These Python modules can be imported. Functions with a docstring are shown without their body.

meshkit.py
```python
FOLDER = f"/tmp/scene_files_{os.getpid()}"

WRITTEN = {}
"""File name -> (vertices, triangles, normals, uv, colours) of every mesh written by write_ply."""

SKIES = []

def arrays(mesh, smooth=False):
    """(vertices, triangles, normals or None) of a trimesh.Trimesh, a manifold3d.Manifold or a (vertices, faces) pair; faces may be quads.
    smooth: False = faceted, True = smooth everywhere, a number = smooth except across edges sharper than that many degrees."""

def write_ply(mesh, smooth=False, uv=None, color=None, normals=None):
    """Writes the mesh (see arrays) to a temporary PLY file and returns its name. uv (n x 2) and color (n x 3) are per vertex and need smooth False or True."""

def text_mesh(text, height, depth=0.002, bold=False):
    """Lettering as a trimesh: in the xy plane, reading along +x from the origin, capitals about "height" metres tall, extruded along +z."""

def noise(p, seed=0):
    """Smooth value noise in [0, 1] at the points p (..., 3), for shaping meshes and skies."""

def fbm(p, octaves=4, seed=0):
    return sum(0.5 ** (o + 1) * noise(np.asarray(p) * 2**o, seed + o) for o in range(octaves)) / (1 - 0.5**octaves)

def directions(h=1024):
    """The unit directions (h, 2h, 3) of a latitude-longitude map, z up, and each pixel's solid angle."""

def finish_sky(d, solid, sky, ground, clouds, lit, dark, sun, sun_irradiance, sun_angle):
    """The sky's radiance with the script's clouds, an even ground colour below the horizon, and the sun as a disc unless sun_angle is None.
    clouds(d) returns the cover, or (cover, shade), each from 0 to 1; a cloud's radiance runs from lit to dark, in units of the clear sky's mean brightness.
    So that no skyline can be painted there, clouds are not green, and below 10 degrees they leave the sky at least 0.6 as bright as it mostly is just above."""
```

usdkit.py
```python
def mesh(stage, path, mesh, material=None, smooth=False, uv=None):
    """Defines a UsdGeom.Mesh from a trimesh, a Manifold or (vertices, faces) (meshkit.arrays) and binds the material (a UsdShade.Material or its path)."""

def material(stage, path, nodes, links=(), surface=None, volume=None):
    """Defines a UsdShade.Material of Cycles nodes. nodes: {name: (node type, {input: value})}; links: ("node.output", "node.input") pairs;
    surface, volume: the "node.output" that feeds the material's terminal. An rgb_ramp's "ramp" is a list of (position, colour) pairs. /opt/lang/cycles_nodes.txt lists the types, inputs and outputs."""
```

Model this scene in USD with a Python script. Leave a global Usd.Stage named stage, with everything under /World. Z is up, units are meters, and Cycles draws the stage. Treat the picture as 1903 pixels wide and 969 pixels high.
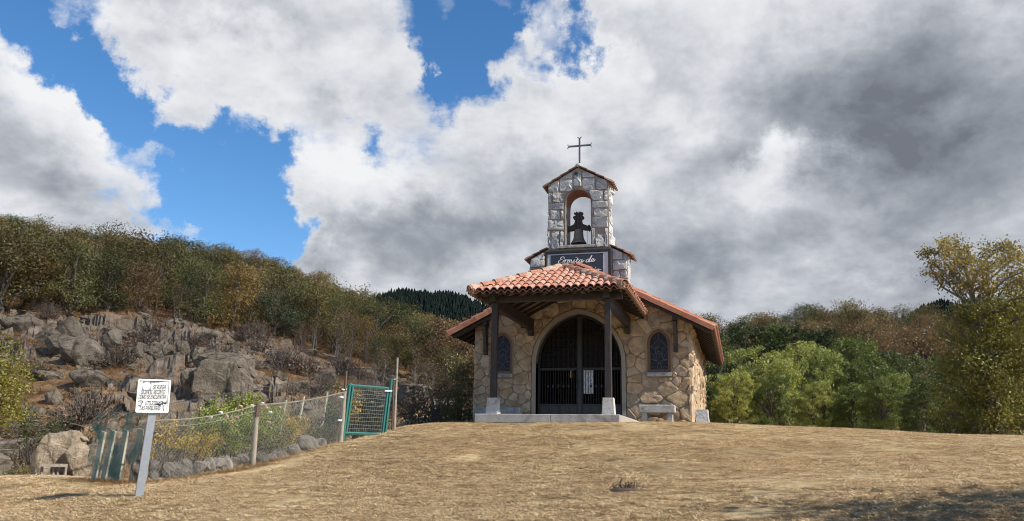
import math, random
import numpy as np
import trimesh, usdkit, meshkit
from pxr import Usd, UsdGeom, UsdLux, UsdShade, Gf, Sdf, Vt
from scipy.interpolate import RBFInterpolator
from scipy.spatial import Voronoi, cKDTree, ConvexHull
from shapely.geometry import Polygon, box as sbox, LineString, Point
from shapely.ops import unary_union

stage = Usd.Stage.CreateInMemory()
UsdGeom.SetStageUpAxis(stage, 'Z'); UsdGeom.SetStageMetersPerUnit(stage, 1.0)
UsdGeom.Xform.Define(stage, '/World'); UsdGeom.Scope.Define(stage, '/World/Looks')
rng = np.random.default_rng(7)

# ------------------------------------------------------------------ camera
# x runs along the chapel's front, y away into the chapel, z = 0 is the top of the porch slab
EYE = np.array([4.32, -22.47, -0.870]); FOC, PITCH, ROLL, YAW = 1500.0, 0.233, 0.018, 0.274
PW, PH = 1903.0, 969.0
FWD = np.array([-math.sin(YAW)*math.cos(PITCH), math.cos(YAW)*math.cos(PITCH), math.sin(PITCH)])
RGT0 = np.array([math.cos(YAW), math.sin(YAW), 0.0]); UP0 = np.cross(RGT0, FWD)
RGT = RGT0*math.cos(ROLL) + UP0*math.sin(ROLL); UP = UP0*math.cos(ROLL) - RGT0*math.sin(ROLL)
cam = UsdGeom.Camera.Define(stage, '/World/camera')
cam.CreateHorizontalApertureAttr(36.0); cam.CreateVerticalApertureAttr(36.0*521/1024)
cam.CreateFocalLengthAttr(36.0*FOC/PW); cam.CreateClippingRangeAttr(Gf.Vec2f(0.1, 20000))
cam.CreateExposureAttr(0.6)
cam.AddTransformOp().Set(Gf.Matrix4d(*[float(v) for v in (*RGT, 0, *UP, 0, *(-FWD), 0, *EYE, 1)]))

def ray(px, py):                       # direction through a pixel of the 1903 x 969 photograph
    d = FWD + RGT*((px - PW/2)/FOC) - UP*((py - PH/2)/FOC)
    return d/np.linalg.norm(d)
def at_dist(px, py, d):                # point on that ray at a horizontal distance d from the eye
    r = ray(px, py); return EYE + r*d/math.hypot(r[0], r[1])
def at_y(px, py, y):                   # point on that ray in the plane y = const
    r = ray(px, py); return EYE + r*(y - EYE[1])/r[1]
def at_x(px, py, x):
    r = ray(px, py); return EYE + r*(x - EYE[0])/r[0]

# ------------------------------------------------------------------ sun and sky
SUN_AZ, SUN_EL = math.radians(8.5), math.radians(41.0)
SUN = np.array([math.cos(SUN_AZ)*math.cos(SUN_EL), -math.sin(SUN_AZ)*math.cos(SUN_EL), math.sin(SUN_EL)])
SKY_STRENGTH, SUN_INTENSITY = 0.08, 1.25
sun = UsdLux.DistantLight.Define(stage, '/World/sun')
sun.CreateIntensityAttr(SUN_INTENSITY); sun.CreateAngleAttr(0.53); sun.CreateNormalizeAttr(True); sun.CreateColorAttr(Gf.Vec3f(1.0, 0.94, 0.84))
_z = SUN; _x = np.cross([0, 0, 1.0], _z); _x /= np.linalg.norm(_x); _y = np.cross(_z, _x)
sun.AddTransformOp().Set(Gf.Matrix4d(*[float(v) for v in (*_x, 0, *_y, 0, *_z, 0, 0, 0, 0, 1)]))

def az_el(px, py):
    r = ray(px, py); c, s = math.cos(YAW), math.sin(YAW)
    xr, yr = r[0]*c + r[1]*s, -r[0]*s + r[1]*c          # turned so that the view's heading is +y
    return math.atan2(xr, yr), math.asin(r[2])

def build_sky():
    N, L = {}, []
    N['sky'] = ('sky_texture', {'sky_type': 'single_scattering', 'sun_disc': False, 'sun_elevation': SUN_EL, 'sun_rotation': math.atan2(SUN[0], SUN[1]), 'altitude': 900.0, 'air_density': 1.0, 'aerosol_density': 0.6, 'ozone_density': 2.0})
    N['tc'] = ('texture_coordinate', {})
    N['rot'] = ('vector_rotate', {'rotate_type': 'z_axis', 'angle': -YAW})
    L.append(('tc.generated', 'rot.vector'))
    N['sep'] = ('separate_xyz', {}); L.append(('rot.vector', 'sep.vector'))
    N['az'] = ('math', {'math_type': 'arctan2'}); L += [('sep.x', 'az.value1'), ('sep.y', 'az.value2')]
    N['el'] = ('math', {'math_type': 'arcsine'}); L.append(('sep.z', 'el.value1'))
    N['ae'] = ('combine_xyz', {}); L += [('az.value', 'ae.x'), ('el.value', 'ae.y')]
    # the cloud layer seen in perspective: direction over height
    N['zc'] = ('math', {'math_type': 'add', 'value2': 0.55}); N['zm'] = ('math', {'math_type': 'maximum', 'value2': 0.0}); L += [('sep.z', 'zm.value1'), ('zm.value', 'zc.value1')]
    N['dx'] = ('math', {'math_type': 'divide'}); N['dy'] = ('math', {'math_type': 'divide'})
    L += [('sep.x', 'dx.value1'), ('zc.value', 'dx.value2'), ('sep.y', 'dy.value1'), ('zc.value', 'dy.value2')]
    N['pl'] = ('combine_xyz', {}); L += [('dx.value', 'pl.x'), ('dy.value', 'pl.y'), ('el.value', 'pl.z')]
    def noise(n, scale, detail, rough, loc, distortion=0.0):
        N[n+'m'] = ('mapping', {'location': loc}); L.append(('pl.vector', n+'m.vector'))
        N[n] = ('noise_texture', {'scale': scale, 'detail': detail, 'roughness': rough, 'distortion': distortion}); L.append((n+'m.vector', n+'.vector'))
    noise('n1', 3.0, 9.0, 0.56, (3.1, 1.7, 0.0), 0.25)
    noise('n2', 7.5, 8.0, 0.6, (8.3, 2.2, 4.0), 0.3)
    noise('n3', 2.3, 6.0, 0.55, (1.3, 7.7, 2.0))
    noise('n1o', 3.0, 5.0, 0.56, (3.1+.055, 1.7-.01, 0.05), 0.25)      # the same cloud seen a little towards the sun: thinner there means lit here
    noise('n2o', 7.5, 5.0, 0.6, (8.3+.025, 2.2, 4.03), 0.3)
    noise('n5', 20.0, 7.0, 0.68, (2.3, 5.2, 1.0), 0.8)
    def blobs(name, items):
        """sum of soft ellipses in azimuth and elevation: (px, py, half width px, half height px, tilt degrees, weight)"""
        last = None
        for i, (px, py, rx, ry, tilt, w) in enumerate(items):
            a, e = az_el(px, py); k = f'{name}{i}'
            t = math.radians(tilt)
            N[k+'m'] = ('mapping', {'mapping_type': 'texture', 'location': (a, e, 0.0), 'rotation': (0, 0, t), 'scale': (rx/FOC, ry/FOC, 1.0)})
            L.append((('aw.vector' if rx > 45 else 'ae.vector'), k+'m.vector'))
            N[k+'l'] = ('vector_math', {'math_type': 'length'}); L.append((k+'m.vector', k+'l.vector1'))
            N[k+'r'] = ('map_range', {'range_type': 'smoothstep', 'from_min': 0.1, 'from_max': 1.32, 'to_min': w*(.86 if name == 'c' else 1.0), 'to_max': 0.0, 'clamp': True}); L.append((k+'l.value', k+'r.value'))
            if last is None: last = k+'r.result'
            else:
                N[k+'a'] = ('math', {'math_type': 'add'}); L.extend([(last, k+'a.value1'), (k+'r.result', k+'a.value2')]); last = k+'a.value'
        return last
    # warped azimuth/elevation so that outlines break up like real cloud
    N['wn'] = ('noise_texture', {'scale': 10.0, 'detail': 6.0, 'roughness': 0.62}); L.append(('ae.vector', 'wn.vector'))
    N['ws'] = ('vector_math', {'math_type': 'subtract', 'vector2': (0.5, 0.5, 0.5)}); L.append(('wn.color', 'ws.vector1'))
    N['wk'] = ('vector_math', {'math_type': 'multiply', 'vector2': (0.27, 0.20, 0.0)}); L.append(('ws.vector', 'wk.vector1'))
    N['aw'] = ('vector_math', {'math_type': 'add'}); L += [('ae.vector', 'aw.vector1'), ('wk.vector', 'aw.vector2')]
    cover = blobs('c', CLOUDS); grey = blobs('g', GREYS)
    def m(n, kind, a, b, **k):
        N[n] = ('math', {'math_type': kind, **({'value1': a} if not isinstance(a, str) else {}), **({'value2': b} if not isinstance(b, str) else {}), **k})
        if isinstance(a, str): L.append((a, n+'.value1'))
        if isinstance(b, str): L.append((b, n+'.value2'))
        return n+'.value'
    d = m('d0', 'multiply', 'n1.fac', 1.5); d = m('d1', 'add', d, cover); d2 = m('d2', 'multiply', 'n2.fac', 0.9); d = m('d3', 'add', d, d2)
    d5 = m('d5', 'multiply', 'n5.fac', 0.50); d = m('d6', 'add', d, d5)
    d = m('d4', 'subtract', d, 1.545)                                  # cloud thickness; 0 is the edge
    N['cov'] = ('map_range', {'range_type': 'smoothstep', 'from_min': -0.20, 'from_max': 0.56, 'to_min': 0.0, 'to_max': 1.0, 'clamp': True}); L.append((d, 'cov.value'))
    # grey of the cloud's base: thick parts are darker
    th = m('t1', 'multiply', d, 0.22); th = m('t2', 'add', th, grey); nn = m('t3', 'multiply', 'n3.fac', 0.95); th = m('t4', 'add', th, nn)
    n4 = m('t5', 'multiply', 'n2.fac', 0.4); th = m('t6', 'add', th, n4); l1 = m('l1', 'subtract', 'n1o.fac', 'n1.fac'); l1 = m('l2', 'multiply', l1, 1.5); th = m('l3', 'add', th, l1); l2 = m('l4', 'subtract', 'n2o.fac', 'n2.fac'); l2 = m('l5', 'multiply', l2, 0.7); th = m('l6', 'add', th, l2); th = m('t7', 'subtract', th, 0.585)
    N['gr'] = ('rgb_ramp', {'ramp': CLOUD_RAMP}); L.append((th, 'gr.fac'))
    N['skc'] = ('hsv', {'saturation': SKY_SAT, 'value': SKY_VAL}); L.append(('sky.color', 'skc.color'))
    N['mx'] = ('mix_color', {'blend_type': 'mix', 'use_clamp': False}); L += [('cov.result', 'mx.fac'), ('skc.color', 'mx.a'), ('gsc.vector', 'mx.b')]
    N['gsc'] = ('vector_math', {'math_type': 'scale', 'scale': 0.1/SKY_STRENGTH}); L.append(('gr.color', 'gsc.vector1'))
    N['bg'] = ('background_shader', {'strength': SKY_STRENGTH}); L.append(('mx.result', 'bg.color'))
    m_ = usdkit.material(stage, '/World/Looks/sky', N, L, surface='bg.background')
    dome = UsdLux.DomeLight.Define(stage, '/World/sky'); UsdShade.MaterialBindingAPI.Apply(dome.GetPrim()).Bind(m_)
    dome.GetPrim().SetCustomDataByKey('kind', 'structure'); dome.GetPrim().SetCustomDataByKey('label', 'blue sky with white and grey broken cloud')
CLOUDS = [  # where the photographed sky carries cloud (+) and where it opens to blue (-): column, row, half width, half height, tilt, weight
    (10, 250, 150, 180, 0, .85), (120, 265, 120, 110, -40, .5), (60, 370, 220, 110, 0, .6), (335, 265, 120, 42, -8, .62), (290, 340, 90, 45, -25, .5), (230, 425, 130, 50, 0, .5), (460, 460, 110, 34, -22, .6), (190, 170, 40, 25, 0, .15),
    (280, 40, 190, 90, 5, .66), (480, 50, 260, 110, 0, .72), (640, 60, 160, 110, 10, .65), (390, 160, 120, 55, -15, .5), (520, 190, 160, 70, 0, .45), (640, 180, 170, 90, -5, .62), (740, 130, 50, 110, 20, .5),
    (620, 350, 140, 120, 0, .62), (760, 400, 260, 140, 0, .85), (640, 470, 110, 90, -20, .6), (900, 260, 170, 110, -25, .8), (1040, 170, 160, 80, -20, .66), (1150, 260, 280, 200, 0, .95), (985, 75, 65, 50, -40, .5), (1050, 15, 110, 40, -10, .5), (828, 62, 35, 45, 40, .40), (1220, 60, 160, 110, 0, .7),
    (1500, 200, 480, 320, 0, 1.1), (1800, 250, 420, 500, 0, 1.1), (1250, 520, 700, 230, 0, 1.0), (900, 540, 520, 160, 0, .95), (1700, 640, 700, 200, 0, .9), (560, 640, 500, 120, 0, .7),
    (55, 35, 120, 75, 0, -.55), (120, 95, 110, 45, -28, -.55), (225, 180, 110, 60, -40, -.95), (400, 215, 90, 30, 25, -.5), (300, 190, 50, 45, 0, -.3), (415, 330, 100, 100, 25, -.85), (470, 400, 110, 75, 0, -.95), (540, 450, 70, 80, -35, -1.0), (395, 390, 90, 45, 0, -.5), (310, 385, 70, 25, 0, -.35), (480, 270, 50, 60, 0, -.5),
    (850, 130, 115, 75, -35, -1.0), (900, 50, 75, 60, 0, -.7), (990, 120, 80, 28, -25, -.55), (795, 25, 30, 60, 20, -.45), (800, 190, 35, 40, 0, -.5), (1085, 85, 55, 35, 0, -.5), (1010, 118, 40, 18, -20, -.4), (715, 240, 50, 35, -20, -.46), (1650, 480, 60, 26, 0, -.8), (1440, 300, 60, 26, -20, -.7), (1205, 142, 18, 14, 0, -.6),
]
GREYS = [   # where the clouds turn their grey undersides to us (+) and where they are lit (-)
    (1640, 150, 440, 140, 0, .25), (1800, 270, 300, 190, 0, .17), (1500, 210, 200, 70, 0, .10), (1520, 250, 240, 60, 0, .12), (1250, 470, 330, 120, 0, .20), (800, 430, 260, 90, 0, .20), (1000, 400, 260, 90, 0, .18), (400, 30, 170, 50, 0, .20), (560, 190, 150, 40, 0, .12), (60, 340, 150, 50, 0, .04), (1600, 540, 400, 50, 0, -.10), (620, 240, 200, 50, 0, .06),
    (1130, 150, 200, 90, -20, -.22), (1400, 320, 150, 70, 0, -.30), (620, 120, 160, 100, 0, -.16), (130, 200, 150, 100, -35, -.22), (960, 240, 150, 70, 0, -.14), (1560, 400, 180, 60, 0, -.16), (1330, 440, 130, 60, 0, -.10), (640, 300, 160, 60, 0, -.14),
]
CLOUD_RAMP = [(0.0, (5.9, 5.95, 6.05)), (0.22, (4.9, 5.0, 5.25)), (0.45, (3.4, 3.58, 3.9)), (0.7, (2.15, 2.32, 2.65)), (1.0, (1.15, 1.27, 1.5))]
SKY_SAT, SKY_VAL = 1.27, 1.42
CLOUD_SHADE_AT, CLOUD_RX, CLOUD_RY, CLOUD_TURN = (-60, 161), 330.0, 138.0, math.radians(24)
build_sky()

# ------------------------------------------------------------------ helpers: materials
def mat(name, nodes, links=(), surface='p.BSDF'): return usdkit.material(stage, '/World/Looks/'+name, nodes, links, surface=surface)
def plain(name, col, rough=0.6, metal=0.0, var=0.12, scale=6.0, bump=0.0, bscale=40.0, spec=0.5, dirt=None):
    """one colour, broken up by two noises, with fine relief"""
    c = np.array(col, float)
    N = {'g': ('geometry', {}), 'n': ('noise_texture', {'scale': scale, 'detail': 6.0, 'roughness': 0.65}),
         'r': ('rgb_ramp', {'ramp': [(0.25, c*(1-var)), (0.5, c), (0.75, np.minimum(c*(1+var), 1))] if dirt is None else [(0.28, dirt), (0.42, c*(1-var)), (0.55, c), (0.75, np.minimum(c*(1+var), 1))]}),
         'p': ('principled_bsdf', {'roughness': rough, 'metallic': metal, 'specular_ior_level': spec})}
    L = [('g.position', 'n.vector'), ('n.fac', 'r.fac'), ('r.color', 'p.base_color')]
    if bump:
        N['bn'] = ('noise_texture', {'scale': bscale, 'detail': 5.0, 'roughness': 0.7}); N['b'] = ('bump', {'strength': 1.0, 'distance': bump})
        L += [('g.position', 'bn.vector'), ('bn.fac', 'b.height'), ('b.normal', 'p.normal')]
    return mat(name, N, L)

# ------------------------------------------------------------------ helpers: meshes
class MB:
    def __init__(s): s.v, s.f, s.n = [], [], 0
    def add(s, v, f):
        v = np.asarray(v, float); f = np.asarray(f, int)
        if len(f) == 0: return s
        if f.shape[1] == 4: f = np.vstack([f[:, [0, 1, 2]], f[:, [0, 2, 3]]])
        s.v.append(v); s.f.append(f + s.n); s.n += len(v); return s
    def mesh(s): return np.vstack(s.v), np.vstack(s.f)
    def box(s, lo, hi, bev=0.0):
        lo, hi = np.minimum(lo, hi).astype(float), np.maximum(lo, hi).astype(float)
        if bev <= 0:
            v = np.array([[x, y, z] for x in (lo[0], hi[0]) for y in (lo[1], hi[1]) for z in (lo[2], hi[2])])
            return s.add(v, [[0, 1, 3, 2], [4, 6, 7, 5], [0, 4, 5, 1], [2, 3, 7, 6], [0, 2, 6, 4], [1, 5, 7, 3]])
        c, h = (lo+hi)/2, (hi-lo)/2; b = min(bev, h.min()*0.9); pts = []
        for sx in (-1, 1):
            for sy in (-1, 1):
                for sz in (-1, 1):
                    q = np.array([sx, sy, sz])*h; e = np.array([sx, sy, sz])*b
                    pts += [q-e*[1, 1, 0], q-e*[1, 0, 1], q-e*[0, 1, 1]]
        v = np.array(pts)+c; return s.hull(v)
    def hull(s, pts):
        h = trimesh.Trimesh(pts, ConvexHull(pts).simplices, process=True); h.fix_normals(); return s.add(h.vertices, h.faces)
    def bar(s, a, b, w, h, up=(0, 0, 1), bev=0.0):
        """a square bar from a to b, w wide, h high"""
        a, b = np.asarray(a, float), np.asarray(b, float); d = b-a; l = np.linalg.norm(d); d = d/l
        x = np.cross(d, up); x = x/np.linalg.norm(x); y = np.cross(x, d)
        t = MB().box((0, -w/2, -h/2), (l, w/2, h/2), bev); v, f = t.mesh()
        return s.add(a + v[:, :1]*d - v[:, 1:2]*x + v[:, 2:]*y, f)
    def tube(s, path, r, n=6, cap=True):
        p = np.asarray(path, float); r = np.broadcast_to(np.asarray(r, float), (len(p),))
        t = np.gradient(p, axis=0); t /= np.linalg.norm(t, axis=1, keepdims=True)+1e-12
        u = np.cross(t[0], (0.31, 0.17, 0.93)); u /= np.linalg.norm(u); V = []
        for i in range(len(p)):
            u = u - t[i]*(u@t[i]); u /= np.linalg.norm(u)+1e-12; w = np.cross(t[i], u)
            a = np.arange(n)*2*np.pi/n; V.append(p[i] + r[i]*(np.cos(a)[:, None]*u + np.sin(a)[:, None]*w))
        V = np.vstack(V); F = []
        for i in range(len(p)-1):
            for k in range(n): F.append([i*n+k, i*n+(k+1) % n, (i+1)*n+(k+1) % n, (i+1)*n+k])
        F = np.array(F); F = np.vstack([F[:, [0, 1, 2]], F[:, [0, 2, 3]]])
        if cap:
            m = (len(p)-1)*n
            F = np.vstack([F, [[0, k+1, k] for k in range(1, n-1)], [[m, m+k, m+k+1] for k in range(1, n-1)]])
        return s.add(V, F)
    def lathe(s, prof, c=(0, 0, 0), n=24):
        prof = np.asarray(prof, float); a = np.arange(n)*2*np.pi/n
        V = np.vstack([np.stack([r*np.cos(a), r*np.sin(a), np.full(n, z)], 1) for r, z in prof]) + np.asarray(c, float)
        F = [[i*n+k, i*n+(k+1) % n, (i+1)*n+(k+1) % n, (i+1)*n+k] for i in range(len(prof)-1) for k in range(n)]
        return s.add(V, F)
    def prism(s, poly, lo, hi, axis='y'):
        """a shapely polygon in the x-z plane (axis y) or x-y plane (axis z), pulled out from lo to hi"""
        for g in getattr(poly, 'geoms', [poly]):
            if g.is_empty or g.area < 1e-8: continue
            m = trimesh.creation.extrude_polygon(g, hi-lo, engine='earcut'); v = np.array(m.vertices); f = np.array(m.faces)
            if axis == 'y': v = np.stack([v[:, 0], hi-v[:, 2], v[:, 1]], 1)
            elif axis == 'x': v = np.stack([lo+v[:, 2], v[:, 0], v[:, 1]], 1)
            else: v = v + [0, 0, lo]
            s.add(v, f)
        return s

names = {}
def numbered(parent, name):
    k = (parent, name); n = names.get(k, 0); names[k] = n+1
    return f'{parent}/{name}' + (f'_{n:03d}' if n else '')
def tag(prim, label=None, category=None, group=None, kind=None):
    for k, v in (('label', label), ('category', category), ('group', group), ('kind', kind)):
        if v: prim.SetCustomDataByKey(k, v)
    return prim
def place(x, loc, rz=0.0, scale=1.0, tilt=None):
    p = x.GetPrim(); s = scale if np.ndim(scale) else (scale,)*3; t = tilt or (0, 0)
    p.CreateAttribute('xformOp:translate', Sdf.ValueTypeNames.Double3).Set(Gf.Vec3d(*map(float, loc)))
    p.CreateAttribute('xformOp:rotateXYZ', Sdf.ValueTypeNames.Float3).Set(Gf.Vec3f(float(t[0]), float(t[1]), float(math.degrees(rz))))
    p.CreateAttribute('xformOp:scale', Sdf.ValueTypeNames.Float3).Set(Gf.Vec3f(*map(float, s)))
    UsdGeom.Xformable(p).GetXformOpOrderAttr().Set(['xformOp:translate', 'xformOp:rotateXYZ', 'xformOp:scale'])
def thing(name, label, category, loc=(0, 0, 0), rz=0.0, group=None, scale=1.0, tilt=None):
    x = UsdGeom.Xform.Define(stage, numbered('/World', name)); place(x, loc, rz, scale, tilt)
    return tag(x.GetPrim(), label, category, group)
def part(parent, name, mb, material, smooth=False, label=None, kind=None):
    base = str(parent.GetPath()) if parent is not None else '/World'
    m = usdkit.mesh(stage, numbered(base, name), mb.mesh() if isinstance(mb, MB) else mb, material, smooth=smooth)
    return tag(m.GetPrim(), label, None, None, kind)
def copy(first, name, loc, rz=0.0, scale=1.0, label=None, category=None, group=None, tilt=None):
    x = UsdGeom.Xform.Define(stage, numbered('/World', name)); p = x.GetPrim()
    p.GetReferences().AddInternalReference(first.GetPath()); place(x, loc, rz, scale, tilt); p.SetInstanceable(True)
    return tag(p, label or first.GetCustomDataByKey('label'), category or first.GetCustomDataByKey('category'), group or first.GetCustomDataByKey('group'))
def scatter(name, protos, P, idx, Q, S, label, category):
    """many small copies of a few prototypes as one object that nobody could count"""
    pi = UsdGeom.PointInstancer.Define(stage, numbered('/World', name)); base = str(pi.GetPath()); UsdGeom.Scope.Define(stage, base+'/kinds'); tg = []
    for i, (mesh, material) in enumerate(protos):
        q = usdkit.mesh(stage, f'{base}/kinds/{name}_{i+1:03d}', mesh.mesh() if isinstance(mesh, MB) else mesh, material); tg.append(q.GetPath())
    pi.CreatePrototypesRel().SetTargets(tg); pi.CreateProtoIndicesAttr(Vt.IntArray.FromNumpy(np.asarray(idx, np.int32)))
    pi.CreatePositionsAttr(Vt.Vec3fArray.FromNumpy(np.asarray(P, np.float32)))
    pi.CreateScalesAttr(Vt.Vec3fArray.FromNumpy(np.asarray(S, np.float32)))
    Q = np.asarray(Q, float); pi.CreateOrientationsAttr(Vt.QuathArray([Gf.Quath(float(a), float(b), float(c), float(d)) for a, b, c, d in Q]))
    return tag(pi.GetPrim(), label, category, None, 'stuff')
# ------------------------------------------------------------------ terrain
FWD2 = np.array([-math.sin(YAW), math.cos(YAW)]); RGT2 = np.array([math.cos(YAW), math.sin(YAW)])
def polar(x, y):
    dx, dy = np.asarray(x)-EYE[0], np.asarray(y)-EYE[1]
    return np.arctan2(dx*RGT2[0]+dy*RGT2[1], dx*FWD2[0]+dy*FWD2[1]), np.hypot(dx, dy)
_ctrl = [  # (column, row, distance): points of the land that the photograph shows, and below them those that its crest hides
    (0, 969, 11.3), (250, 969, 10.3), (560, 969, 9.2), (951, 969, 8.3), (1300, 969, 7.7), (1600, 969, 7.4), (1903, 969, 7.2),
    (0, 950, 12.3), (257, 925, 11.5), (0, 886, 18.0), (100, 885, 17.6), (170, 888, 16.2), (270, 900, 13.4), (380, 888, 13.9), (472, 866, 15.2), (560, 845, 16.4), (640, 822, 18.0), (725, 803, 18.8), (740, 797, 19.2), (800, 788, 20.0), (872, 784, 20.8),
    (886, 787, 19.2), (1020, 786, 18.9), (1150, 786, 18.7), (1185, 785, 22.0), (1290, 786, 22.2), (1400, 791, 22.5), (1600, 798, 22.0), (1903, 811, 20.5),
    (951, 850, 13.5), (1500, 855, 13.0), (1800, 860, 12.8), (560, 895, 12.5),
    # left: hollow, then the crag and the wooded hill
    (0, 905, 22), (0, 890, 26), (200, 915, 21), (200, 890, 26), (400, 880, 21), (400, 862, 26), (560, 850, 22), (560, 830, 27), (700, 815, 24), (700, 790, 30), (830, 796, 25), (830, 775, 32),
    (0, 800, 33), (0, 700, 42), (0, 612, 55), (0, 530, 90), (0, 486, 120), (0, 492, 200),
    (200, 770, 33), (200, 695, 41), (200, 630, 52), (200, 585, 64), (200, 548, 92), (200, 523, 125), (200, 515, 200),
    (400, 730, 34), (400, 682, 42), (400, 645, 54), (400, 605, 70), (400, 550, 105), (400, 528, 140), (400, 550, 230),
    (560, 715, 40), (560, 675, 52), (560, 645, 68), (560, 600, 105), (560, 554, 155), (560, 575, 250),
    (700, 720, 48), (700, 690, 62), (700, 655, 95), (700, 632, 150), (735, 614, 190), (735, 640, 300),
    (850, 740, 55), (850, 700, 90), (850, 668, 150), (900, 652, 200), (900, 680, 350),
    # behind the chapel and to the right: the land drops, then a wooded rise
    (1080, 800, 34), (1080, 800, 60), (1080, 710, 110), (1080, 670, 170), (1080, 700, 330),
    (1350, 815, 32), (1350, 845, 42), (1350, 790, 70), (1350, 705, 110), (1350, 662, 160), (1350, 690, 300),
    (1600, 835, 32), (1600, 862, 42), (1600, 800, 70), (1600, 702, 105), (1600, 650, 150), (1600, 680, 300),
    (1900, 850, 32), (1900, 868, 42), (1900, 800, 70), (1900, 702, 105), (1900, 652, 150), (1900, 680, 300),
]
_F, _D, _Q = [], [], []
for px, py, d in _ctrl:
    p = at_dist(px, py, d); f, _ = polar(p[0], p[1]); _F.append(float(f)); _D.append(d); _Q.append((p[2]-EYE[2]+1.6)/d)
for f in np.radians([-36, -18, 0, 18, 36]):
    for d, q in ((1.0, .07), (3.0, .085 if f > -.2 else .06)): _F.append(f); _D.append(d); _Q.append(q)
    for d, z in ((700, 20), (2000, 0), (6000, -20)): _F.append(f); _D.append(d); _Q.append(z/d)
_rbf = RBFInterpolator(np.stack([np.array(_F)*3.0, np.log(_D)], 1), np.array(_Q), kernel='thin_plate_spline', smoothing=2e-4, neighbors=40)
def land(x, y):
    """height of the smooth land"""
    x, y = np.atleast_1d(np.asarray(x, float)), np.atleast_1d(np.asarray(y, float))
    f, d = polar(x, y); d = np.maximum(d, 0.3); lim = math.radians(36)
    ev = lambda ff: _rbf(np.stack([np.ravel(ff)*3.0, np.log(np.ravel(d))], 1)).reshape(d.shape)
    q = ev(np.clip(f, -lim, lim)); w = np.clip((np.abs(f)-math.radians(50))/math.radians(60), 0, 1); w = w*w*(3-2*w)
    if w.max() > 0: q = q*(1-w) + w*np.where(d < 60, -0.02-0.0*d, 0.04)
    return EYE[2]-1.6+q*d
def land1(x, y): return float(land(x, y)[0])
def hit(px, py, dmax=400.0, d0=3.0, bumpy=False):
    """where the ray through a pixel first meets the land"""
    r = ray(px, py); r = r/math.hypot(r[0], r[1]); d = np.concatenate([np.arange(d0, 60, 0.05), np.arange(60, dmax, 0.25)])
    p = EYE + d[:, None]*r; below = np.nonzero(p[:, 2] < (relief(p[:, 0], p[:, 1]) if bumpy else land(p[:, 0], p[:, 1])))[0]
    return p[below[0]] if len(below) else None
def on_land(px, d):
    p = at_dist(px, 600, d); return np.array([p[0], p[1], land1(p[0], p[1])])
def crag_mask(x, y):
    """1 where bare rock breaks the slope, 0 on grass"""
    f, d = polar(x, y); a = np.clip((d-24)/8, 0, 1); b = 1-np.clip((d-58)/16, 0, 1); c = 1-np.clip((f-math.radians(-6))/math.radians(7), 0, 1)
    return a*b*c
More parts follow.
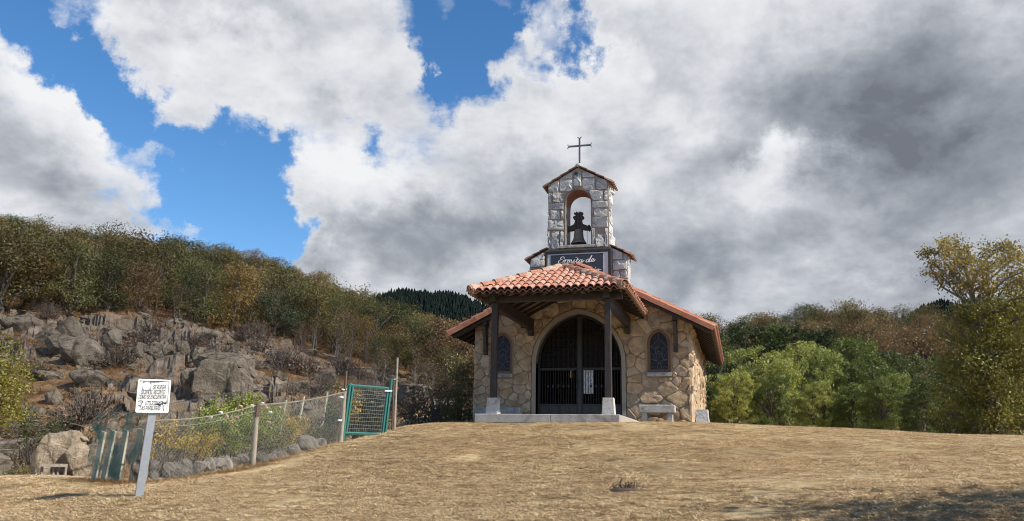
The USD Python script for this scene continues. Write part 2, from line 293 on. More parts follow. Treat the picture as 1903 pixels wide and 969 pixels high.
def cells(x, y, size, seed):
    """broken rock: every cell a tilted slab with its own height"""
    r = np.random.default_rng(seed); px, py = x/size, y/size; i0, j0 = np.floor(px).astype(int), np.floor(py).astype(int)
    def h(i, j, k): 
        v = (i*374761393 + j*668265263 + k*974634777 + seed*1442695) & 0xFFFFFFFF; v = ((v ^ (v >> 13))*1274126177) & 0xFFFFFFFF; return ((v ^ (v >> 16)) & 0xFFFF)/65535.0
    best = np.full(x.shape, 1e9); out = np.zeros(x.shape)
    for di in (-1, 0, 1):
        for dj in (-1, 0, 1):
            i, j = i0+di, j0+dj; cx, cy = i+h(i, j, 1), j+h(i, j, 2); ex, ey = px-cx, py-cy; dd = ex*ex+ey*ey*1.6
            val = h(i, j, 3) + (h(i, j, 4)-.5)*1.0*ex + (h(i, j, 5)-.5)*1.0*ey
            m = dd < best; best = np.where(m, dd, best); out = np.where(m, val, out)
    return out
def relief(x, y):
    """the land with the crag's broken rock on it"""
    x, y = np.asarray(x, float), np.asarray(y, float); z = land(x, y).reshape(x.shape); m = crag_mask(x, y)
    p = np.stack([x, y, np.zeros_like(x)], -1); wx = x + 1.6*(meshkit.fbm(p*.5, 3, 3)-.5); wy = y + 1.6*(meshkit.fbm(p*.5, 3, 9)-.5)
    patch = np.clip((meshkit.fbm(p*.13, 3, 5)-.36)*5, 0.15, 1)
    rock = 1.15*(cells(wx, wy, 3.4, 1)-.5) + 0.6*(cells(wx, wy, 1.25, 2)-.5) + 0.26*(cells(wx, wy, .5, 4)-.5) + 0.5*(meshkit.fbm(p*.8, 4, 2)-.5)
    f, d = polar(x, y)
    soft = 0.03*(meshkit.fbm(p*1.6, 4, 8)-.5) + np.clip((d-26)/20, 0, 1)*0.5*(meshkit.fbm(p*.25, 4, 11)-.5) + np.clip((d-70)/60, 0, 1)*3.0*(meshkit.fbm(p*.05, 3, 12)-.5)
    small = 0.016*(meshkit.fbm(p*4.0, 3, 21)-.5)
    return z + m*patch*rock + soft + small
def grid_mesh(fs, ds, keep=None):
    Fg, Dg = np.meshgrid(fs, ds, indexing='ij'); X = EYE[0] + Dg*(np.sin(Fg)*RGT2[0] + np.cos(Fg)*FWD2[0]); Y = EYE[1] + Dg*(np.sin(Fg)*RGT2[1] + np.cos(Fg)*FWD2[1])
    Z = relief(X, Y); n, m = X.shape; V = np.stack([X, Y, Z], -1).reshape(-1, 3)
    i = (np.arange(n-1)[:, None]*m + np.arange(m-1)[None]).ravel(); F = np.stack([i, i+1, i+m+1, i+m], 1)[:, ::-1]
    if keep is not None:
        c = V[F].mean(1); F = F[keep(c[:, 0], c[:, 1])]
    F = np.vstack([F[:, [0, 1, 2]], F[:, [0, 2, 3]]]); used = np.unique(F); new = np.full(len(V), -1); new[used] = np.arange(len(used))
    return V[used], new[F]
def is_mown(x, y):
    """the mown dry grass of the knoll ends along the garden and the crest"""
    f, d = polar(x, y); edge = np.interp(f, np.radians([-40, -32, -27, -22, -17, -12, -8, 0, 40]), [20, 19.5, 18.5, 18.5, 20.5, 23, 30, 36, 30]); return d < edge
half = math.radians(34)
seg = [np.linspace(-half, half, 761)]
ds_near = np.concatenate([np.linspace(.3, 6, 24)[:-1], np.linspace(6, 24, 240)[:-1], np.linspace(24, 40, 90)])
ds_far = np.concatenate([np.linspace(18, 60, 210)[:-1], np.linspace(60, 110, 90)[:-1], np.geomspace(110, 6000, 70)])
fs_side = np.concatenate([np.linspace(half, 2*np.pi-half, 90)])
fs_all = np.concatenate([np.linspace(-half, 0.02, 420)[:-1], np.linspace(0.02, half, 200)])

g1 = MB().add(*grid_mesh(seg[0], ds_near, is_mown)); g1.add(*grid_mesh(fs_side, np.concatenate([np.linspace(.3, 30, 60)]), None))
GRASS = mat('dry_mown_grass', {
    'g': ('geometry', {}), 'a': ('noise_texture', {'scale': 0.55, 'detail': 5.0, 'roughness': 0.6}), 'b': ('noise_texture', {'scale': 9.0, 'detail': 6.0, 'roughness': 0.7}),
    'mp': ('mapping', {'rotation': (0, 0, 0.5), 'scale': (95.0, 140.0, 95.0)}), 'c': ('noise_texture', {'scale': 1.0, 'detail': 3.0, 'roughness': 0.7}),
    'ra': ('rgb_ramp', {'ramp': [(0.32, (.24, .168, .088)), (0.48, (.475, .35, .19)), (0.68, (.65, .50, .29))]}), 'rb': ('rgb_ramp', {'ramp': [(0.3, (.45, .45, .45)), (0.55, (1, 1, 1)), (0.75, (1.25, 1.2, 1.1))]}),
    'rc': ('rgb_ramp', {'ramp': [(0.3, (.6, .57, .52)), (0.6, (1.1, 1.1, 1.08))]}),
    'm1': ('mix_color', {'blend_type': 'multiply', 'fac': 1.0, 'use_clamp': False}), 'm2': ('mix_color', {'blend_type': 'multiply', 'fac': 1.0}),
    'bp': ('bump', {'strength': 1.0, 'distance': 0.03}), 'p': ('principled_bsdf', {'roughness': 0.9, 'specular_ior_level': 0.1})},
    [('g.position', 'a.vector'), ('g.position', 'b.vector'), ('g.position', 'mp.vector'), ('mp.vector', 'c.vector'), ('a.fac', 'ra.fac'), ('b.fac', 'rb.fac'), ('c.fac', 'rc.fac'),
     ('ra.color', 'm1.a'), ('rb.color', 'm1.b'), ('m1.result', 'm2.a'), ('rc.color', 'm2.b'), ('m2.result', 'p.base_color'), ('c.fac', 'bp.height'), ('bp.normal', 'p.normal')])
tag(part(None, 'ground', g1, GRASS, smooth=True), 'knoll of dry mown straw-coloured grass in front of the chapel', None, None, 'structure')
HILL = mat('crag_and_litter', {
    'g': ('geometry', {}), 'sp': ('separate_xyz', {}), 'a': ('noise_texture', {'scale': 0.35, 'detail': 6.0, 'roughness': 0.65}), 'b': ('noise_texture', {'scale': 2.2, 'detail': 8.0, 'roughness': 0.72}),
    'v': ('voronoi_texture', {'feature': 'distance_to_edge', 'scale': 1.1}), 'wv': ('mix_vector', {'fac': 0.12}),
    'vr': ('rgb_ramp', {'ramp': [(0.0, (.35, .33, .31)), (0.05, (1, 1, 1))]}),
    'rock': ('rgb_ramp', {'ramp': [(0.25, (.062, .048, .036)), (0.45, (.150, .118, .090)), (0.62, (.225, .182, .14)), (0.8, (.31, .258, .20))]}),
    'soil': ('rgb_ramp', {'ramp': [(0.3, (.085, .052, .03)), (0.5, (.19, .112, .055)), (0.7, (.30, .185, .09))]}),
    'k': ('math', {'math_type': 'multiply_add', 'value2': 0.55, 'value3': 0.0}), 'k2': ('math', {'math_type': 'add'}), 'kr': ('map_range', {'range_type': 'smoothstep', 'from_min': 1.02, 'from_max': 1.16, 'to_min': 0.0, 'to_max': 1.0, 'clamp': True}),
    'mr': ('mix_color', {'blend_type': 'multiply', 'fac': 0.8}), 'm': ('mix_color', {'blend_type': 'mix'}), 'bp': ('bump', {'strength': 1.0, 'distance': 0.12}), 'p': ('principled_bsdf', {'roughness': 0.9, 'specular_ior_level': 0.15})},
    [('g.position', 'a.vector'), ('g.position', 'b.vector'), ('g.position', 'wv.a'), ('b.color', 'wv.b'), ('wv.result', 'v.vector'), ('g.true_normal', 'sp.vector'), ('v.distance', 'vr.fac'),
     ('b.fac', 'rock.fac'), ('b.fac', 'soil.fac'), ('a.fac', 'k.value1'), ('k.value', 'k2.value1'), ('sp.z', 'k2.value2'), ('k2.value', 'kr.value'),
     ('rock.color', 'mr.a'), ('vr.color', 'mr.b'), ('kr.result', 'm.fac'), ('mr.result', 'm.a'), ('soil.color', 'm.b'), ('m.result', 'p.base_color'), ('b.fac', 'bp.height'), ('bp.normal', 'p.normal')])
g2 = MB().add(*grid_mesh(fs_all, ds_far, lambda x, y: ~is_mown(x, y))); g2.add(*grid_mesh(fs_side, np.geomspace(30, 6000, 40), None))
tag(part(None, 'hillside', g2, HILL, smooth=35), 'rocky slope with dry grass rising to wooded hills', None, None, 'structure')
# ------------------------------------------------------------------ chapel
def stone_mat(name, c0, c1, c2, bump=0.035, bs=9.0):
    return mat(name, {'g': ('geometry', {}), 'a': ('noise_texture', {'scale': 2.6, 'detail': 7.0, 'roughness': 0.68}), 'b': ('noise_texture', {'scale': bs, 'detail': 7.0, 'roughness': 0.66}), 'c': ('noise_texture', {'scale': 70.0, 'detail': 3.0, 'roughness': 0.7}),
        'r': ('rgb_ramp', {'ramp': [(0.3, c0), (0.5, c1), (0.72, c2)]}), 'rs': ('rgb_ramp', {'ramp': [(0.3, (.72, .70, .68)), (0.5, (1, 1, 1)), (0.7, (1.18, 1.16, 1.12))]}), 'm': ('mix_color', {'blend_type': 'multiply', 'fac': 1.0, 'use_clamp': False}),
        'ad': ('math', {'math_type': 'multiply_add', 'value2': 0.12}), 'bp': ('bump', {'strength': 1.0, 'distance': bump}), 'p': ('principled_bsdf', {'roughness': 0.88, 'specular_ior_level': 0.2})},
        [('g.position', 'a.vector'), ('g.position', 'b.vector'), ('g.position', 'c.vector'), ('a.fac', 'r.fac'), ('c.fac', 'rs.fac'), ('r.color', 'm.a'), ('rs.color', 'm.b'), ('m.result', 'p.base_color'), ('c.fac', 'ad.value1'), ('b.fac', 'ad.value3'), ('ad.value', 'bp.height'), ('bp.normal', 'p.normal')])
STONES = [stone_mat('sandstone_warm', (.215, .15, .092), (.385, .277, .178), (.51, .385, .262)), stone_mat('sandstone_pale', (.235, .17, .11), (.42, .315, .212), (.54, .42, .30)),
          stone_mat('sandstone_ochre', (.21, .135, .078), (.38, .255, .153), (.50, .36, .23)), stone_mat('sandstone_grey', (.20, .148, .104), (.355, .27, .19), (.475, .375, .275))]
ASHLAR = [stone_mat('granite_rough_light', (.27, .268, .265), (.47, .465, .455), (.64, .63, .61), 0.045, 11.0), stone_mat('granite_rough_dark', (.24, .238, .235), (.41, .405, .40), (.57, .565, .55), 0.06, 11.0)]
MORTAR = plain('mortar', (.27, .198, .135), .95, var=.2, bump=.01)
MORTAR_GREY = plain('mortar_grey', (.27, .24, .205), .95, var=.2, bump=.01)
def granite(name, k): return mat(name, {'g': ('geometry', {}), 'a': ('noise_texture', {'scale': 85.0, 'detail': 2.0, 'roughness': 0.6}), 'b': ('noise_texture', {'scale': 5.0, 'detail': 6.0}), 'r': ('rgb_ramp', {'ramp': [(0.34, np.array((.13, .13, .13))*k), (0.46, np.array((.38, .37, .36))*k), (0.62, np.array((.52, .51, .49))*k)]}), 'rb': ('rgb_ramp', {'ramp': [(0.3, (.58, .55, .50)), (0.5, (.95, .94, .92)), (0.65, (1.08, 1.08, 1.08))]}),
    'm': ('mix_color', {'blend_type': 'multiply', 'fac': 1.0, 'use_clamp': False}), 'bp': ('bump', {'strength': 0.6, 'distance': 0.01}), 'p': ('principled_bsdf', {'roughness': 0.75, 'specular_ior_level': 0.3})},
    [('g.position', 'a.vector'), ('g.position', 'b.vector'), ('a.fac', 'r.fac'), ('b.fac', 'rb.fac'), ('r.color', 'm.a'), ('rb.color', 'm.b'), ('m.result', 'p.base_color'), ('a.fac', 'bp.height'), ('bp.normal', 'p.normal')])
GRANITE = granite('granite', .84); GRANITE_PALE = granite('granite_pale', 1.1)
WOOD = mat('dark_stained_wood', {'g': ('geometry', {}), 'mp': ('mapping', {'scale': (22.0, 22.0, 2.2)}), 'a': ('noise_texture', {'scale': 1.5, 'detail': 6.0, 'roughness': 0.65}), 'r': ('rgb_ramp', {'ramp': [(0.3, (.012, .008, .007)), (0.55, (.027, .018, .014)), (0.75, (.058, .039, .03))]}), 'bp': ('bump', {'strength': .7, 'distance': .008}), 'p': ('principled_bsdf', {'roughness': 0.55})},
    [('g.position', 'mp.vector'), ('mp.vector', 'a.vector'), ('a.fac', 'r.fac'), ('r.color', 'p.base_color'), ('a.fac', 'bp.height'), ('bp.normal', 'p.normal')])
WOOD_RED = plain('varnished_window_wood', (.14, .065, .035), .45, var=.3, scale=14, bump=.004)
TERRA = [plain(f'terracotta_{k}', c, .9, var=.25, scale=9, bump=.004, bscale=60, spec=.08, dirt=(c[0]*.45, c[1]*.5, c[2]*.55)) for k, c in (('rose', (.43, .225, .165)), ('orange', (.40, .19, .125)), ('pale', (.45, .255, .19)))]
TERRA_RED = [plain('terracotta_red', (.31, .125, .08), .85, var=.25, scale=7, bump=.004, spec=.25), plain('terracotta_brown', (.36, .165, .105), .85, var=.25, scale=7, bump=.004, spec=.25)]
TERRA_UNDER = plain('terracotta_underside', (.20, .105, .068), .85, var=.25, scale=7)
MORTAR_TILE = plain('ridge_mortar', (.42, .30, .22), .95, var=.25, bump=.012, bscale=25)
IRON = plain('black_iron', (.016, .016, .018), .5, var=.25, scale=12, spec=.4)
IRON_PANEL = plain('painted_iron_panel', (.028, .029, .033), .45, var=.2, scale=9, spec=.4)
CEMENT = plain('cement_render', (.27, .235, .195), .9, var=.14, scale=5, bump=.006)
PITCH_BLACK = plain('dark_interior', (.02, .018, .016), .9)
BRICK = plain('arch_brick', (.20, .125, .095), .9, var=.3, scale=11, bump=.01)
GLASS = mat('leaded_glass', {'g': ('geometry', {}), 'n': ('noise_texture', {'scale': 9.0, 'detail': 2.0}), 'r': ('rgb_ramp', {'ramp': [(0.35, (.008, .009, .013)), (0.6, (.024, .028, .040))]}), 'bp': ('bump', {'strength': .3, 'distance': .01}), 'p': ('principled_bsdf', {'roughness': 0.4, 'specular_ior_level': 0.25})}, [('g.position', 'n.vector'), ('n.fac', 'r.fac'), ('r.color', 'p.base_color'), ('n.fac', 'bp.height'), ('bp.normal', 'p.normal')])
LEAD = plain('lead_cames', (.13, .135, .15), .5, metal=.3)

COPING = plain('coping_clay', (.22, .125, .09), .85, var=.3, scale=9)
TD = .70                             # depth of the bell gable
HW, LEN = 3.08, 8.57                  # half width and length of the chapel
PK, AX_, RY0, RZ0 = 0.506, 3.74, -0.43, 2.54    # slope of the roof, its eaves and the front edge of its tiles
def roof_z(x): return RZ0 + (AX_-abs(x))*PK
chapel = thing('chapel', 'small stone hermitage chapel with tiled porch and open bell gable', 'chapel')
def arch(hw, z0, zs, za, n=14, cx=0.0):
    """pointed arch outline: half width, foot, spring and apex heights"""
    h = za-zs; R = (hw*hw+h*h)/(2*hw)
    R = max(R, hw*1.02); t1 = math.asin(min(1, h/R)); pr = [(cx+hw-R+R*math.cos(t), zs+R*math.sin(t)) for t in np.linspace(0, t1, n)]
    pr[-1] = (cx, za)
    return Polygon([(cx-hw, z0), (cx+hw, z0)] + pr + [(2*cx-x, z) for x, z in pr[::-1][1:]])
DOOR = arch(1.225, -.3, 1.62, 3.02); DOOR_OUT = arch(1.335, -.4, 1.62, 3.145)
WIN = [arch(.315, 1.33, 2.12, 2.53, cx=s*2.248) for s in (-1, 1)]
SILL = [sbox(s*2.248-.34, 1.20, s*2.248+.34, 1.33) for s in (-1, 1)]
front = Polygon([(-HW, -.6), (HW, -.6), (HW, roof_z(HW)-.12), (0, roof_z(0)-.12), (-HW, roof_z(HW)-.12)])
holes = unary_union([DOOR, *WIN])

def stones_in(region, size, seed, aspect=1.25, lloyd=1, gap=.005, low=None):
    """irregular rubble: relaxed cells clipped to the region, sorted large first"""
    r = np.random.default_rng(seed); x0, z0, x1, z1 = region.bounds; n = int((x1-x0+2)*(z1-z0+2)/(size*size*.78)); P = np.stack([r.uniform(x0-1, x1+1, n), r.uniform(z0-1, z1+1, n)], 1)/[aspect, 1]; P = P[r.random(len(P)) < .55+.45*meshkit.noise(np.column_stack([P*1.3, P[:, 0]*0]), 2)]
    for _ in range(lloyd+1):
        V = Voronoi(P); cs = []
        for i in range(len(P)):
            reg = V.regions[V.point_region[i]]
            cs.append(V.vertices[reg].mean(0) if reg and -1 not in reg and np.abs(V.vertices[reg]-P[i]).max() < 2 else P[i])
        if _ < lloyd: P = np.array(cs)
    out = []
    for i in range(len(P)):
        reg = V.regions[V.point_region[i]]
        if not reg or -1 in reg: continue
        g = Polygon(V.vertices[reg]*[aspect, 1])
        if not g.is_valid or not g.intersects(region): continue
        g = g.intersection(region)
        for q in getattr(g, 'geoms', [g]):
            if q.geom_type != 'Polygon': continue
            q = q.buffer(-gap-.03, join_style=2).buffer(.03, quad_segs=2) if q.area > .03 else q.buffer(-gap)
            for w in getattr(q, 'geoms', [q]):
                if w.area > .006 and w.geom_type == 'Polygon': out.append(Polygon(w.exterior))
    return sorted(out, key=lambda q: -q.area)
def stone_mesh(poly, r, proud=.03, n=18, rough=.008):
    """one stone: a bulging, uneven face in the plane (u, w), out along +t"""
    L = poly.exterior.length; n = max(9, min(n, int(L/.09))); b = np.array([poly.exterior.interpolate(k*L/n).coords[0] for k in range(n)]); c = np.array(poly.centroid.coords[0])
    if Polygon(b).exterior.is_ccw is False: b = b[::-1]
    h = proud*r.uniform(.55, 1.25); tilt = r.normal(0, .10, 2); V = []
    def ring(s, t, e): 
        q = c+(b-c)*s + r.normal(0, e, b.shape); return np.column_stack([q, t + (q-c)@tilt*min(1, t/.03 if t > 0 else 0) + r.normal(0, e, len(b))])
    V = [ring(1.0, -.05, 0), ring(1.0, h*.45, .005), ring(.92, h*.92, rough*.6), ring(.55, h, rough)]
    V = np.vstack(V + [np.array([[*c, h+r.normal(0, rough)]])]); F = []
    for i in range(3):
        for k in range(n): a, d = i*n+k, i*n+(k+1) % n; F += [[a, d, d+n], [a, d+n, a+n]]
    F += [[3*n+k, 3*n+(k+1) % n, 4*n] for k in range(n)]
    return V, np.array(F)
def put(V, F, kind, at):
    """lay a piece built as (u, w, t) on a wall: front (y = at, facing -y), right (x = at), left, back"""
    u, w, t = V.T
    if kind == 'front': return np.column_stack([u, at-t, w]), F
    if kind == 'right': return np.column_stack([at+t, u, w]), F
    if kind == 'left': return np.column_stack([at-t, u, w]), F[:, ::-1]
    return np.column_stack([u, at+t, w]), F[:, ::-1]
wallm = MB(); 
wallm.prism(front.difference(unary_union([DOOR, *WIN])), 0.0, 0.45)
front_wall = part(chapel, 'front_wall', wallm, MORTAR)
r = np.random.default_rng(11)
keep_out = unary_union([DOOR_OUT.buffer(.012), *[w.buffer(.045) for w in WIN], *[s.buffer(.012) for s in SILL]])
region = Polygon([(-HW, -.6), (HW, -.6), (HW, roof_z(HW)-.16), (0, roof_z(0)-.16), (-HW, roof_z(HW)-.16)]).difference(keep_out)
for q in stones_in(region, .315, 5):
    part(front_wall, 'stone', put(*stone_mesh(q, r), 'front', 0.0), STONES[r.choice(4, p=[.4, .25, .15, .2])], smooth=50)
side = MB().box((HW-.45, .45, -.6), (HW, LEN, roof_z(HW)-.10)); right_wall = part(chapel, 'side_wall', side, MORTAR)
for q in stones_in(sbox(-.02, -.6, LEN+.03, roof_z(HW)-.14), .60, 8):
    part(right_wall, 'stone', put(*stone_mesh(q, r, .075, rough=.022), 'right', HW), STONES[r.choice(4, p=[.35, .35, .15, .15])], smooth=50)
side = MB().box((-HW, .45, -.6), (-HW+.45, LEN, roof_z(HW)-.10)); left_wall = part(chapel, 'side_wall', side, MORTAR)
for q in stones_in(sbox(0, -.6, LEN, roof_z(HW)-.14), .62, 9)[:70]:
    part(left_wall, 'stone', put(*stone_mesh(q, r), 'left', -HW), STONES[r.choice(4)], smooth=50)
bw = MB().prism(front, LEN, LEN+.4); part(chapel, 'back_wall', bw, MORTAR)
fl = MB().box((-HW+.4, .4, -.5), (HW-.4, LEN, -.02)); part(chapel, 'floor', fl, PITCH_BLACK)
# cement band round the doorway: returns into the reveal
sur = MB().prism(DOOR_OUT.difference(DOOR), -.055, 0.0); part(chapel, 'door_surround', sur, CEMENT)
rev = MB().prism(DOOR.buffer(.03).difference(DOOR), .001, .40); part(chapel, 'door_reveal', rev, CEMENT)
# ---- iron doors
IY = .22
def strip(line, w): return LineString(line).buffer(w/2, cap_style=2, join_style=2)
for s in (-1, 1):
    half_ = DOOR.intersection(sbox(*((-2, -1, -.012, 4) if s < 0 else (.012, -1, 2, 4)))).intersection(sbox(-2, .02, 2, 4)).buffer(-.012)
    leaf = MB(); inner = half_.buffer(-.055); leaf.prism(half_.difference(inner), IY-.03, IY+.03)
    leaf.prism(unary_union([strip([(s*.03, 1.46), (s*1.2, 1.46)], .07), strip([(s*.03, .455), (s*1.2, .455)], .05), strip([(s*.60, .02), (s*.60, .45)], .07)]).intersection(half_.buffer(-.001)), IY-.028, IY+.028)
    d = part(chapel, 'door_leaf', leaf, IRON)
    xs = np.linspace(.09, 1.15, 15); bars = MB()
    for k, x in enumerate(xs):
        bars.tube([(s*x, IY, .45), (s*x, IY, 1.46)], .0085, 6)
        if k % 2 == 1 and 3 <= k <= 11: bars.add(*(lambda m: (m.vertices*[.032, .016, .05]+[s*x, IY-.004, .98], m.faces))(trimesh.creation.icosphere(1)))
    part(d, 'bars', bars, IRON)
    sheet = MB().prism(half_.intersection(sbox(-2, .02, 2, .44)), IY-.008, IY+.008); part(d, 'lower_panel', sheet, IRON_PANEL)
    lat = MB(); top = half_.buffer(-.05).intersection(sbox(-2, 1.49, 2, 4)); step = .145
    for i in range(9):
        for j in range(11):
            cx, cz = s*(.03+step*(i+.5)), 1.5+step*(j+.5)
            if not top.contains(Point(cx, cz)): continue
            # wrought scrollwork: a ring crossed by four petals in every cell
            a = np.linspace(0, 2*np.pi, 13); lat.tube(np.column_stack([cx+.046*np.cos(a), np.full(13, IY), cz+.046*np.sin(a)]), .0055, 4, cap=False)
            for q in range(4):
                t = q*np.pi/2+np.pi/4; c_, s_ = math.cos(t), math.sin(t)
                lat.tube([(cx+.02*c_, IY, cz+.02*s_), (cx+.052*c_-.018*s_, IY, cz+.052*s_+.018*c_), (cx+.1*c_, IY, cz+.1*s_), (cx+.052*c_+.018*s_, IY, cz+.052*s_-.018*c_)], .005, 4)
    for i in range(10):
        ln = LineString([(s*(.03+step*i), 1.46), (s*(.03+step*i), 3.2)]).intersection(top)
        if not ln.is_empty and ln.geom_type == 'LineString' and ln.length > .05: p = list(ln.coords); lat.tube([(p[0][0], IY, p[0][1]), (p[-1][0], IY, p[-1][1])], .006, 4)
    part(d, 'lattice', lat, IRON)
    for cx in (.30, .89):
        cr = unary_union([sbox(s*cx-.012, .12, s*cx+.012, .36), sbox(s*cx-.075, .245, s*cx+.075, .27), *[sbox(s*cx+a-.022, b-.022, s*cx+a+.022, b+.022) for a, b in ((-.075, .2575), (.075, .2575), (0, .36))]])
        part(d, 'panel_cross', MB().prism(cr, IY-.022, IY-.0085), IRON)
mull = MB().box((-.045, IY-.05, .02), (.045, IY+.05, 2.97), .006); part(chapel, 'door_mullion', mull, IRON_PANEL)
hd = MB(); 
for s in (-1, 1): hd.tube([(s*.06, IY-.07, .86), (s*.075, IY-.10, .96), (s*.06, IY-.11, 1.06), (s*.05, IY-.07, 1.16)], .011, 6)
part(chapel, 'door_handle', hd, IRON)
th = MB().box((-1.2, .02, -.03), (1.2, .44, .018), .008); part(chapel, 'threshold', th, GRANITE)
# ---- windows
for s, w, sl in zip((-1, 1), WIN, SILL):
    cx = s*2.248; fr = MB(); inn = w.buffer(-.075); fr.prism(w.buffer(.0).difference(inn), .035, .13); wn = part(chapel, 'window', fr, WOOD_RED)
    lip = MB().prism(w.buffer(-.07).difference(w.buffer(-.095)), .055, .12); part(wn, 'inner_frame', lip, WOOD)
    part(wn, 'pane', MB().prism(w.buffer(-.07), .10, .112), GLASS)
    le = MB(); y = .095
    def came(p): le.tube([(cx+a, y, b) for a, b in p], .0065, 5)
    came([(-.235, 2.02), (0, 2.27), (.235, 2.02)]); came([(-.24, 2.06), (-.1, 1.97), (-.075, 1.78), (-.14, 1.66), (-.235, 1.70)]); came([(.24, 2.06), (.1, 1.97), (.075, 1.78), (.14, 1.66), (.235, 1.70)])
    came([(-.24, 1.70), (-.07, 1.66), (0, 1.58), (.07, 1.66), (.24, 1.70)])
    a = np.linspace(0, 2*np.pi, 15); came(list(zip(.05*np.cos(a), 1.50+.10*np.sin(a)))); came(list(zip(.04*np.cos(a), 1.885+.04*np.sin(a)))); came([(0, 2.27), (0, 2.45)]); came([(-.1, 1.97), (0, 2.05), (.1, 1.97)])
    came([(-.235, 1.45), (-.12, 1.50), (-.09, 1.42), (-.15, 1.40)]); came([(.235, 1.45), (.12, 1.50), (.09, 1.42), (.15, 1.40)]); came([(-.235, 1.85), (-.15, 1.82), (-.14, 1.75)]); came([(.235, 1.85), (.15, 1.82), (.14, 1.75)])
    part(wn, 'leading', le, LEAD)
    part(wn, 'sill', MB().box((cx-.335, -.075, 1.215), (cx+.335, .12, 1.322), .008), GRANITE)
# ---- barrel tiles
def half_tube(a, b, r0, r1, up, n=7, thick=.014, arc=math.pi*.94):
    """a curved roof tile from a (upper end) to b (lower end), back towards up"""
    a, b, up = map(lambda q: np.asarray(q, float), (a, b, up)); d = (b-a)/np.linalg.norm(b-a); up = up-d*(up@d); up /= np.linalg.norm(up); sd = np.cross(d, up); V = []
    for p, rad in ((a, r0), (b, r1)):
        for rr in (rad, rad-thick):
            t = np.linspace(-arc/2, arc/2, n); V.append(p + rr*np.sin(t)[:, None]*sd + (rr*np.cos(t)-rad*.35)[:, None]*up)
    V = np.vstack(V); F = []
    A, B, C, D = 0, n, 2*n, 3*n
    for k in range(n-1):
        F += [[A+k, A+k+1, C+k+1, C+k], [B+k+1, B+k, D+k, D+k+1], [C+k, C+k+1, D+k+1, D+k], [A+k+1, A+k, B+k, B+k+1]]
    F += [[A, C, D, B], [A+n-1, B+n-1, D+n-1, C+n-1]]
    return V, np.array(F)
def slope_tiles(o, e, u, nrm, width, rows, pitch, expo, limits, r, mats, parent, single, rad=.088, jit=.006):
    """tiles on a slope: o eave corner, e along the eave, u up the slope; limits(s, t) says how far up a column at s runs"""
    stuff = MB(); n = int(round(width/pitch))
    for i in range(n):
        s = (i+.5)*width/n; top = limits(s)
        for k in range(rows):
            t0 = k*expo-.05; t1 = min((k+1)*expo+.06, top)
            if t1-t0 < .12: continue
            j = r.normal(0, jit, 3); a = o + e*(s+j[0]) + u*t1 + nrm*(.045+.012*k/rows); b = o + e*(s+j[1]) + u*(t0+j[2]) + nrm*(.072+r.normal(0, .003))
            m = half_tube(a, b, rad*.86, rad, nrm)
            if single: part(parent, 'tile', m, mats[r.choice(len(mats))], smooth=50)
            else: stuff.add(*m)
    if not single: part(parent, 'tiles', stuff, mats[0], smooth=50, kind='stuff')
def pan_sheet(o, e, u, nrm, width, limits, pitch, off=0.0, n=6, thick=.02):
    """the hollow channel tiles between, as one corrugated skin"""
    cnt = int(round(width/pitch)); ss = np.linspace(0, width, cnt*n+1); V = []; 
    for lift in (0, -thick):
        for s in ss:
            c = -.035*math.cos(2*np.pi*(s/width*cnt)) ; h = max(limits(min(max(s, .001), width-.001)), .02)
            for t in np.linspace(-.05, h, 3): V.append(o+e*s+u*t+nrm*(.02-c*-1*1.0+lift+off))
    V = np.array(V); m = len(ss); F = []
    for q in range(2):
        b0 = q*m*3
        for i in range(m-1):
            for k in range(2):
                f = [b0+i*3+k, b0+(i+1)*3+k, b0+(i+1)*3+k+1, b0+i*3+k+1]; F.append(f if q == 0 else f[::-1])
    for i in range(m-1): F.append([m*3+i*3, m*3+(i+1)*3, (i+1)*3, i*3])
    return V, np.array(F)
X = np.array([1.0, 0, 0]); Y = np.array([0, 1.0, 0]); Z = np.array([0, 0, 1.0])
# ---- porch roof: hipped, three slopes
EL, ER, EY, EZ = -1.862, 1.922, -4.242, 2.875
AP = np.array([.03, -2.23, 3.815]); hw = (ER-EL)/2; run = AP[1]-EY; rise = AP[2]-EZ
r = np.random.default_rng(21)
porch = part(chapel, 'porch_roof', MB().box((EL+.25, EY+.25, EZ+.015), (ER-.25, EY+.29, EZ+.06)), WOOD)
uF = np.array([0, run, rise]); SLF = np.linalg.norm(uF); uF /= SLF; nF = np.array([0, -rise, run])/math.hypot(rise, run)
lim = lambda s: SLF*min(s/hw, (2*hw-s)/hw, 1.0)
fs = part(porch, 'front_slope', pan_sheet(np.array([EL, EY, EZ]), X, uF, nF, 2*hw, lim, .18), TERRA_UNDER, smooth=60)
fs_parent = porch
slope_tiles(np.array([EL, EY, EZ]), X, uF, nF, 2*hw, 7, .18, .335, lambda s: lim(s)+.02, r, TERRA, porch, True)
depth = 4.42                          # the side eaves run back to the chapel's own roof
for s, ex in ((-1, EL), (1, ER)):
    uS = np.array([-s*hw, 0, rise]); SLS = np.linalg.norm(uS); uS /= SLS; nS = np.array([s*rise, 0, hw])/math.hypot(rise, hw)
    lm = lambda q: SLS*min(q/run, 1.0)
    e = Y; o = np.array([ex, EY, EZ])
    V, F = pan_sheet(o, e, uS, nS, depth, lm, .18); part(porch, 'side_slope', (V, F if s < 0 else F[:, ::-1]) if s < 0 else (V, F[:, ::-1]), TERRA_UNDER, smooth=60)
    slope_tiles(o, e, uS, nS, depth, 7, .18, .335, lambda q: lm(q)+.02, r, TERRA[1:2], porch, False)
